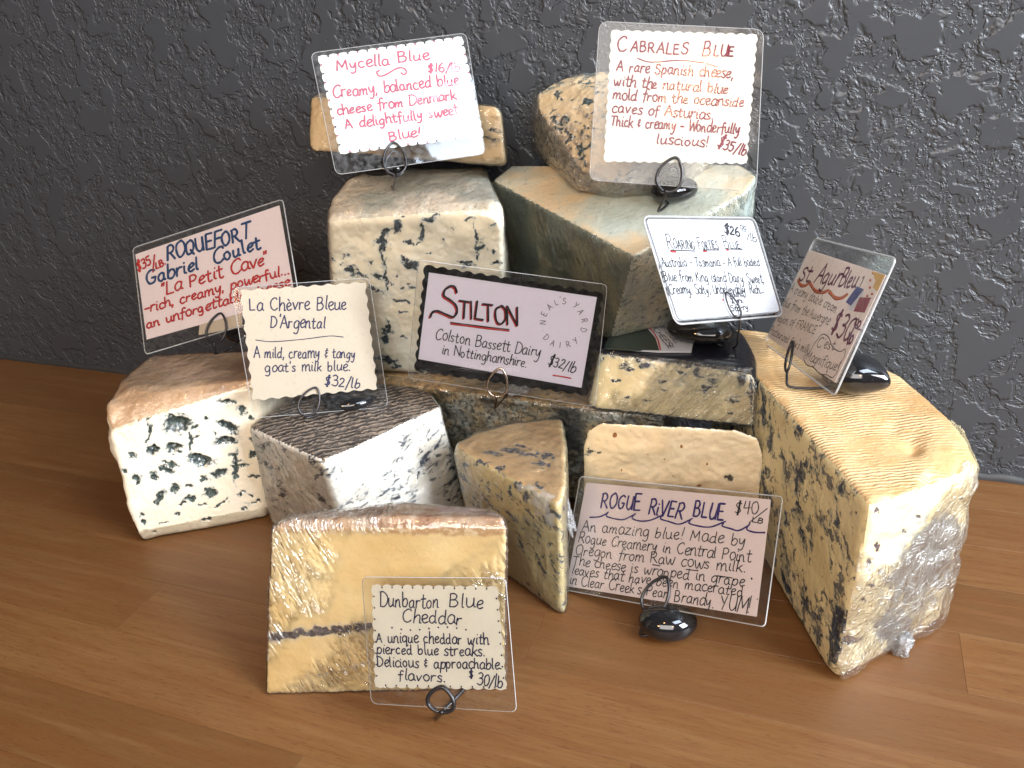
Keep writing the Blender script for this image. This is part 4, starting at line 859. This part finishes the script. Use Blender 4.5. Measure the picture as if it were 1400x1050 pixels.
# ---- 2 beige wavy card on the ash topped wedge
c2 = Card((-0.3541, 0.4734, 0.1517), (0.7638, 0.6351, -0.1153), (-0.2029, 0.4058, 0.8912), 0.0922, 0.0807, .985)
f = K(c2, 130, 250, 3.5); t2 = card_thing('beige wavy edged card with navy handwriting on the ash topped wedge', c2)
o, _ = scalloped([f(695, 515), f(1292, 475), f(1350, 985), f(757, 1040)], (9, 8), .0013, 'wave', 8); prism(c2, o, -.0002, .0001, 'paper', CREAM, t2)
laminate(c2, rrect([f(652, 502), f(1312, 455), f(1403, 1072), f(758, 1125)], .006), t2, LAM, rim=.0005)
i2 = Ink(c2); w = mm(6, c2, 3.5); i2.text('La Chèvre Bleue', f(738, 612), f(1208, 605), mm(66, c2, 3.5), w); i2.text("D'Argental", f(838, 692), f(1105, 698), mm(62, c2, 3.5), w)
i2.text('A mild, creamy & tangy', f(760, 838), f(1248, 838), mm(55, c2, 3.5), w*.9); i2.text("goat's milk blue.", f(812, 905), f(1225, 898), mm(52, c2, 3.5), w*.9); i2.text('$32/lb', f(1095, 968), f(1272, 985), mm(52, c2, 3.5), w)
i2.build('lettering', INK_NAVY, t2)
i2 = Ink(c2); i2.stroke([f(768, 752), f(850, 760), f(1000, 748), f(1120, 733), f(1188, 738)], mm(4, c2, 3.5)); i2.build('ruled_line', INK_NAVY, t2)
holder(c2, (432, 530), (415, 568), 25, (417, 572), .0995, (478, 556), (.021, .014, .0065), R(25), 'black pebble with wire loop holding the beige wavy card', seed=2, r=.0008)

# ---- 3 rose lettered card on top of the tall ivory block
c3 = Card((-0.3226, 0.6093, 0.3051), (0.8171, 0.5762, 0.0176), (-0.3425, 0.4608, 0.8188), 0.1145, 0.0828, .895)
f = K(c3, 400, 30, 4.375); t3 = card_thing('pale scalloped card with faint rose handwriting and window glare, top left of the stack', c3)
o, nt = scalloped([f(152, 206), f(1012, 88), f(1142, 682), f(285, 790)], (15, 11), .0010, 'scallop', 7); prism(c3, o, -.0002, .0001, 'paper', PARCH, t3)
laminate(c3, rrect([f(108, 186), f(1037, 66), f(1153, 790), f(260, 915)], .005), t3, LAM_G, rim=.0005)
ir, ib = Ink(c3), Ink(c3)
for i, p in enumerate(nt): (ir if i % 2 else ib).stroke([tuple(Vector(p)-Vector((.0002, 0))), tuple(Vector(p)+Vector((.0002, 0)))], mm(11, c3, 4.375))
w = mm(9, c3, 4.375); ir.text('Mycella', f(262, 290), f(590, 258), mm(72, c3, 4.375), w); ir.text('Blue', f(630, 245), f(830, 226), mm(72, c3, 4.375), w)
ir.stroke([f(x, y) for x, y in ((520, 290), (503, 303), (520, 325), (560, 315), (620, 280), (660, 276), (682, 298), (665, 316), (648, 304))], w)
ir.text('$16/lb', f(808, 300), f(1008, 300), mm(58, c3, 4.375), w); ir.text('Creamy, balanced blue', f(242, 455), f(1000, 375), mm(72, c3, 4.375), w); ir.text('cheese from Denmark', f(268, 558), f(985, 462), mm(62, c3, 4.375), w)
ir.text('A delightfully sweet', f(318, 642), f(1000, 552), mm(66, c3, 4.375), w); ir.text('Blue!', f(580, 712), f(775, 680), mm(60, c3, 4.375), w)
ir.build('lettering', INK_ROSE, t3); ib.build('edge_dots', INK_NAVY, t3)
holder(c3, (538, 196), (541, 240), 28, (537, 258), .2465, (530, 243), (.0175, .013, .008), R(25), 'black pebble with wire loop holding the rose lettered card', seed=3, r=.0008, rear=True)

# ---- 4 red lettered scalloped card at the top right
c4 = Card((-0.1001, 0.5828, 0.3045), (0.9573, 0.2737, -0.0935), (-0.0084, 0.3497, 0.9368), 0.0969, 0.0837, .94)
f = K(c4, 720, 20, 4.118); t4 = card_thing('large pale scalloped card with wine red handwriting, highest of all, before the topmost wedge', c4)
o, nt = scalloped([f(478, 88), f(1298, 112), f(1238, 838), f(436, 826)], (14, 13), .0011, 'scallop', 7); prism(c4, o, -.0002, .0001, 'paper', PARCH2, t4)
laminate(c4, rrect([f(410, 38), f(1335, 84), f(1292, 998), f(352, 932)], .006), t4, laminate_mat('satin_laminate', .01, .2, 5.0, .13, .65), rim=.0005)
i4 = Ink(c4); w = mm(8, c4, 4.118); i4.text('Cabrales', f(508, 208), f(910, 222), mm(88, c4, 4.118), w*1.1, 'sc'); i4.text('Blue', f(985, 232), f(1172, 240), mm(88, c4, 4.118), w*1.1, 'sc')
i4.stroke([f(x, y) for x, y in ((622, 245), (700, 268), (860, 258), (1000, 272))], w*.8); i4.stroke([f(1012, 276), f(1075, 294)], w*.8)
for tx, a, b, h in (('A rare Spanish cheese,', (505, 317), (1165, 362), 62), ('with the natural blue', (490, 398), (1135, 447), 58), ('mold from the oceanside', (483, 475), (1222, 522), 58), ('caves of Asturias.', (478, 550), (1055, 592), 58),
                    ('Thick & creamy ~ Wonderfully', (470, 627), (1200, 672), 60), ('luscious!', (728, 727), (1030, 745), 58), ('$35/lb', (1068, 742), (1235, 800), 62)):
    i4.text(tx, f(*a), f(*b), mm(h, c4, 4.118), w)
i4.build('lettering', INK_WINE, t4)
holder(c4, (927, 217), (908, 262), 32, (900, 289), .2385, (921, 276), (.0175, .013, .0085), R(35), 'black pebble with wire loop holding the wine red lettered card', seed=4, r=.0009, skew=-.15, rear=True)

# ---- 5 black bordered card in the centre
c5 = Card((-0.2102, 0.5125, 0.1531), (0.9556, 0.2314, -0.1824), (0.1392, 0.191, 0.9717), 0.1311, 0.0801, .97)
f = K(c5, 540, 340, 4.375); t5 = card_thing('white card with black notched border and red shadowed title, centre of the stack', c5)
o, _ = scalloped([f(172, 92), f(1250, 262), f(1152, 884), f(112, 733)], (14, 9), .0014, 'notch', 8); prism(c5, o, -.0003, -.0001, 'black_border', BLACKP, t5)
prism(c5, rrect([f(203, 142), f(1208, 290), f(1116, 832), f(140, 660)], .0002), -.00009, .0001, 'paper', LILAC, t5)
laminate(c5, rrect([f(140, 68), f(1270, 215), f(1195, 945), f(78, 772)], .004), t5, LAM, d0=-.0007, rim=.0005)
i5, i5r = Ink(c5), Ink(c5, .00010)
Sx = [(370, 262), (360, 232), (335, 222), (302, 243), (293, 280), (330, 306), (363, 336), (372, 375), (350, 407), (305, 392), (255, 372), (225, 380), (212, 408)]
st_t, adv = text_strokes('TILTON'); p0 = Vector((382, 408)); p1 = Vector((742, 468)); ex = (p1-p0)/adv
TI = [[(p0.x+ex.x*x+y*ex.y*.2, p0.y+ex.y*x-y*12.2) for x, y in s_] for s_ in st_t]
for dx, dy, ink, ww in ((-7, 7, i5r, 13), (0, 0, i5, 13)):
    ink.stroke([f(x+dx, y+dy) for x, y in Sx], mm(ww, c5, 4.375))
    for s_ in TI: ink.stroke([f(x+dx*.8, y+dy*.8) for x, y in s_], mm(ww-1, c5, 4.375))
i5.stroke([f(332, 440), f(500, 462), f(682, 483)], mm(7, c5, 4.375)); q5 = Ink(c5, .00010); q5.stroke([f(332, 449), f(500, 471), f(682, 492)], mm(11, c5, 4.375)); q5.build('red_underline', INK_RED, t5); q5 = Ink(c5, .00010); q5.stroke([f(945, 757), f(1000, 765), f(1052, 775)], mm(9, c5, 4.375)); q5.build('red_underline', INK_RED, t5)
w = mm(6, c5, 4.375); i5.text('Colston Bassett Dairy', f(240, 540), f(868, 648), mm(78, c5, 4.375), w); i5.text('in Nottinghamshire.', f(278, 628), f(790, 710), mm(66, c5, 4.375), w); i5.text('$32/lb', f(912, 690), f(1075, 748), mm(72, c5, 4.375), w*1.1)
i5.build('lettering', INK_BLACK, t5); i5r.build('red_underlay', INK_RED, t5)
i5 = Ink(c5)
def ring(ch, x, y, ang, h=30):
    sts, adv = GS[ch][1], GS[ch][0]; ca, sa = math.cos(R(ang)), math.sin(R(ang)); k_ = h/8
    for s_ in sts: i5.stroke([f(x+((px-adv/2)*ca*k_*.95+(py-4)*sa*k_), y+((px-adv/2)*sa*k_*.95-(py-4)*ca*k_)) for px, py in s_], mm(3.2, c5, 4.375))
for ch, x, y, a in (('N', 885, 440, -85), ('E', 892, 390, -62), ('A', 925, 347, -42), ('L', 964, 320, -24), ("'", 990, 303, -8), ('S', 1013, 313, 6), ('Y', 1083, 338, 38), ('A', 1112, 378, 60), ('R', 1133, 430, 80), ('D', 1128, 487, 104), ('·', 1103, 527, 125),
                    ('D', 906, 530, 42), ('A', 945, 565, 24), ('I', 988, 575, 6), ('R', 1036, 571, -14), ('Y', 1080, 550, -36), ('·', 886, 490, 60)): ring(ch, x, y, a, 34)
i5.build('ring_lettering', INK_BLACK, t5)
holder(c5, (685, 503), (677, 541), 28, (678, 557), .0955, (-.2155, .555, .0955), (.016, .013, .008), 0.3, 'warm steel wire loop holding the black bordered card', wire=WIRE_L, seed=5)

# ---- 6 small white card at the right of centre
c6 = Card((-0.0707, 0.5869, 0.1835), (0.5515, 0.8002, -0.2356), (-0.3772, 0.4912, 0.7852), 0.1200, 0.0800, .85)
f = K(c6, 860, 270, 3.5); t6 = card_thing('small white card with black scrawl, standing above the black waxed wedge', c6)
prism(c6, rrect([f(82, 104), f(590, 110), f(722, 545), f(237, 583)], .003), -.0002, .0001, 'paper', WHITE, t6)
laminate(c6, rrect([f(64, 90), f(600, 97), f(738, 565), f(222, 608)], .006), t6, LAM, rim=.0016)
i6 = Ink(c6); w = mm(5.6, c6, 3.5)
i6.text('Roaring', f(185, 243), f(322, 250), mm(72, c6, 3.5), w, 'sc'); i6.text('Forties', f(335, 250), f(432, 248), mm(70, c6, 3.5), w, 'sc'); i6.text('Blue.', f(458, 245), f(548, 243), mm(66, c6, 3.5), w, 'sc')
i6.text('$26', f(455, 172), f(535, 190), mm(52, c6, 3.5), w*1.7); i6.text('00', f(532, 152), f(565, 155), mm(24, c6, 3.5), w); i6.text('/lb', f(562, 200), f(612, 214), mm(42, c6, 3.5), w)
i6.stroke([f(538, 160), f(562, 162)], w*.8)
for tx, a, b, h in (('Australia - Tasmania - A full bodied', (158, 332), (628, 328), 48), ('Blue from King Island Dairy. Sweet,', (170, 400), (648, 410), 50), ('Creamy, Salty, Unbelievably  Rich...', (195, 462), (648, 458), 48), ('round', (485, 478), (550, 472), 26), ('2 yrs.', (490, 508), (550, 502), 26), ('Starry.', (490, 545), (580, 535), 30)):
    i6.text(tx, f(*a), f(*b), mm(h, c6, 3.5), w)
for a, b in (((198, 252), (316, 257)), ((352, 252), (430, 252)), ((462, 247), (542, 249))): i6.stroke([f(*a), f(*b)], w)
i6.build('lettering', INK_BLACK, t6)
for x, y, l in ((198, 259, 26), (355, 258, 16), (465, 251, 10), (446, 490, 4)): i6 = Ink(c6, .00014); i6.stroke([f(x, y), f(x+l, y+1)], w*1.6); i6.build('red_mark', INK_RED, t6)
holder(c6, (992, 400), (1008, 436), 20, (1004, 475), .1385, (955, 466), (.0245, .0165, .0095), R(-20), 'wide black pebble with tall wire stem holding the small white card', seed=6, skew=-.3, r=.0006)

# ---- 7 peach card with flag at the right
c7 = Card((0.0042, 0.5351, 0.1791), (0.3354, -0.916, 0.2203), (0.3018, 0.326, 0.8959), 0.1396, 0.0837, .99)
f = K(c7, 860, 270, 3.5); t7 = card_thing('peach card turned aside, with plum title and small flag, on the big half wheel', c7)
prism(c7, rrect([f(865, 250), f(1230, 370), f(986, 886), f(664, 668)], .0005), -.0002, .0001, 'paper', KRAFT, t7)
laminate(c7, rrect([f(890, 195), f(1280, 292), f(985, 950), f(648, 698)], .004), t7, laminate_mat('hazy_laminate', .10, .15, 0.0, .12, .45), rim=.0012)
j = Ink(c7, .00010)
for pts in (((808, 395), (822, 420), (845, 422), (865, 405)), ((865, 408), (890, 445), (925, 455), (955, 445)), ((958, 450), (985, 480), (1015, 482), (1045, 465))): j = Ink(c7, .00010); j.stroke([f(*p) for p in pts], mm(17, c7, 3.5)); j.build('orange_swag', INK_ORANGE, t7)
j = Ink(c7, .00010)
for x, y in ((1165, 360), (1152, 395), (1150, 430), (1160, 460), (1138, 470)): j.stroke([f(x, y), f(x+6, y+3)], mm(10, c7, 3.5))
j.build('orange_dots', INK_ORANGE, t7)
prism(c7, [f(1165, 352), f(1226, 372), f(1188, 452), f(1168, 430), f(1180, 400)], .00012, .00016, 'amber_corner', INK_YELLOW, t7)
prism(c7, [f(1092, 425), f(1125, 440), f(1062, 520), f(1038, 500)], .00012, .00017, 'flag_blue_band', INK_GBLUE, t7)
prism(c7, [f(1127, 442), f(1120, 470), f(1065, 545), f(1045, 530), f(1064, 521)], .00012, .00017, 'flag_white_band', WHITE, t7)
prism(c7, [f(1105, 478), f(1160, 480), f(1128, 552), f(1075, 545)], .00012, .00018, 'flag_red_band', ink_mat('flag_red', (.30, .015, .03)), t7)
j = Ink(c7); w = mm(11.5, c7, 3.5); j.text('St.', f(812, 392), f(872, 408), mm(82, c7, 3.5), w); j.text('Agur', f(885, 408), f(1000, 425), mm(95, c7, 3.5), w, slant=.2); j.text('Bleu', f(1000, 425), f(1085, 435), mm(88, c7, 3.5), w)
j.text('$30', f(962, 640), f(1048, 690), mm(105, c7, 3.5), w); j.text('00', f(1075, 612), f(1108, 622), mm(32, c7, 3.5), w*.8); j.text('lb', f(1040, 705), f(1072, 690), mm(55, c7, 3.5), w); j.stroke([f(1078, 622), f(1110, 634)], w*.6); j.build('plum_lettering', INK_PLUM, t7)
j = Ink(c7); w = mm(4.4, c7, 3.5)
for tx, a, b, h in (('A creamy double cream', (770, 450), (990, 552), 50), ('blue from the Auvergne', (735, 518), (955, 612), 48), ('region of FRANCE', (700, 590), (890, 655), 46), ("Pasteurized Cow's milk", (672, 650), (855, 750), 44), ("C'est", (895, 718), (985, 730), 50), ('Magnifique!', (845, 775), (1000, 835), 48)): j.text(tx, f(*a), f(*b), mm(h, c7, 3.5), w)
j.stroke([f(*p) for p in ((895, 690), (925, 655), (955, 668), (975, 715), (1010, 738), (1035, 725), (1030, 765), (1010, 800), (1000, 830), (975, 862), (945, 848), (915, 845), (885, 815), (850, 800), (838, 765), (865, 742), (880, 715), (895, 690))], w)
j.build('grey_lettering', INK_GREY, t7); j = Ink(c7); j.stroke([f(1118, 386), f(1126, 378), f(1122, 392), f(1105, 425)], w*1.6); j.build('flag_pole', INK_GREY, t7)
holder(c7, (1086, 468), (1079, 509), 15, (1081, 529), .1315, (1163, 533), (.0195, .0165, .0125), R(-25), 'large glossy black pebble with pointed end and wire loop on the big half wheel', tip=.5, seed=7, r=.0009)

# ---- 8 purple titled card leaning on the cream block
c8 = Card((-0.079, 0.4345, 0.0452), (0.9489, -0.2224, 0.2239), (0.0031, 0.7159, 0.6982), 0.1361, 0.073)
f = K(c8, 740, 560, 3.089); t8 = card_thing('white card with purple title over a wave line, leaning on the cream block', c8)
prism(c8, rrect([f(190, 308), f(970, 380), f(910, 875), f(105, 745)], .0006), -.0002, .0001, 'paper', PINK, t8)
laminate(c8, rrect([f(165, 283), f(1020, 368), f(945, 918), f(82, 757)], .003), t8, LAM, rim=.001)
j = Ink(c8); w = mm(8, c8, 3.089); j.text('ROGUE', f(250, 412), f(418, 424), mm(72, c8, 3.089), w); j.text('RiVER', f(452, 438), f(598, 462), mm(72, c8, 3.089), w); j.text('BLUE', f(640, 450), f(775, 466), mm(76, c8, 3.089), w)
j.stroke([f(205, 455), f(250, 452), f(284, 433)], w*.8); wx = [(275, 448), (385, 458), (505, 460), (625, 478), (765, 490), (865, 505)]
for a, b in zip(wx[:-1], wx[1:]): j.stroke([f(a[0]+6, a[1]-12), f(a[0], a[1]+2), f(a[0]+35, a[1]+13), f((a[0]+b[0])/2+20, b[1]+6), f(b[0]+14, b[1]-18)], w*.8)
j.stroke([f(882, 480), f(868, 505), f(900, 518), f(945, 520)], w*.8); j.build('purple_lettering', INK_PURPLE, t8)
j = Ink(c8); w = mm(4.2, c8, 3.089)
for tx, a, b, h in (('$40', (815, 438), (918, 442), 52), ('LB', (890, 474), (938, 482), 22), ('An amazing blue! Made by', (172, 512), (868, 575), 52), ('Rogue Creamery in Central Point', (155, 562), (888, 645), 50), ('Oregon from Raw cows milk.', (142, 612), (868, 690), 50),
                    ('The cheese is wrapped in grape', (132, 655), (860, 748), 46), ('leaves that have been macerated', (128, 695), (855, 790), 44), ("in Clear Creek's Pear", (118, 735), (535, 798), 46), ('Brandy.', (560, 808), (732, 838), 50), ('YUM!', (755, 840), (885, 862), 62)): j.text(tx, f(*a), f(*b), mm(h, c8, 3.089), w)
j.stroke([f(878, 478), f(955, 418)], w)
for a, b in (((470, 655), (502, 660)), ((612, 675), (662, 681)), ((742, 702), (806, 711))): j.stroke([f(*a), f(*b)], w)
j.stroke([f(888, 712), f(890, 716)], w*1.6); j.stroke([f(912, 800), f(914, 801)], w); j.build('black_lettering', INK_BLACK, t8)
holder(c8, (911, 789), (886, 838), 34, (876, 868), .0008, (913, 868), (.0195, .0125, .0105), R(10), 'glossy black pebble on the wood with wire loop holding the purple titled card', seed=8, r=.0010, skew=.1)

# ---- 9 scalloped card in front of the cheddar
c9 = Card((-0.1912, 0.3174, 0.0437), (0.9833, 0.1486, 0.1048), (-0.161, 0.4442, 0.8814), 0.0824, 0.0616, .94)
f = K(c9, 340, 660, 3.0875); t9 = card_thing('small scalloped card with dotted edge, standing before the golden cheddar slab', c9)
o, nt = scalloped([f(520, 432), f(1050, 440), f(1088, 872), f(535, 862)], (12, 9), .0011, 'scallop', 7); prism(c9, o, -.0002, .0001, 'paper', PARCH2, t9)
laminate(c9, rrect([f(478, 398), f(1085, 402), f(1132, 968), f(518, 932)], .004), t9, LAM, rim=.0005)
j = Ink(c9); w = mm(5.4, c9, 3.0875)
for p in nt: j.stroke([tuple(Vector(p)-Vector((.0001, 0))), tuple(Vector(p)+Vector((.0001, 0)))], mm(8, c9, 3.0875))
for i in range(9): j.stroke([f(604+i*39, 611+math.sin(i*.8)*8+i), f(607+i*39, 612+math.sin(i*.8)*8+i)], mm(7, c9, 3.0875))
j.build('ink_dots', INK_NAVY, t9); j = Ink(c9)
for tx, a, b, h in (('Dunbarton', (555, 522), (805, 530), 62), ('Blue', (845, 525), (998, 530), 66), ('Cheddar', (648, 588), (905, 600), 58), ('A unique cheddar with', (540, 673), (1018, 682), 48), ('pierced blue streaks.', (540, 722), (1002, 732), 46), ('Delicious & approachable.', (543, 776), (1072, 788), 46), ('flavors.', (632, 832), (835, 840), 46), ('$', (930, 822), (950, 824), 30), ('30/lb', (962, 848), (1075, 866), 50)): j.text(tx, f(*a), f(*b), mm(h, c9, 3.0875), w)
j.build('lettering', INK_NAVY, t9)
holder(c9, (606, 938), (603, 972), 36, (597, 981), .0006, V(650, 930, 0), (.010, .006, .0030), .2, 'short dark wire ring at the foot of the small scalloped card in front', seed=9, r=.0012)
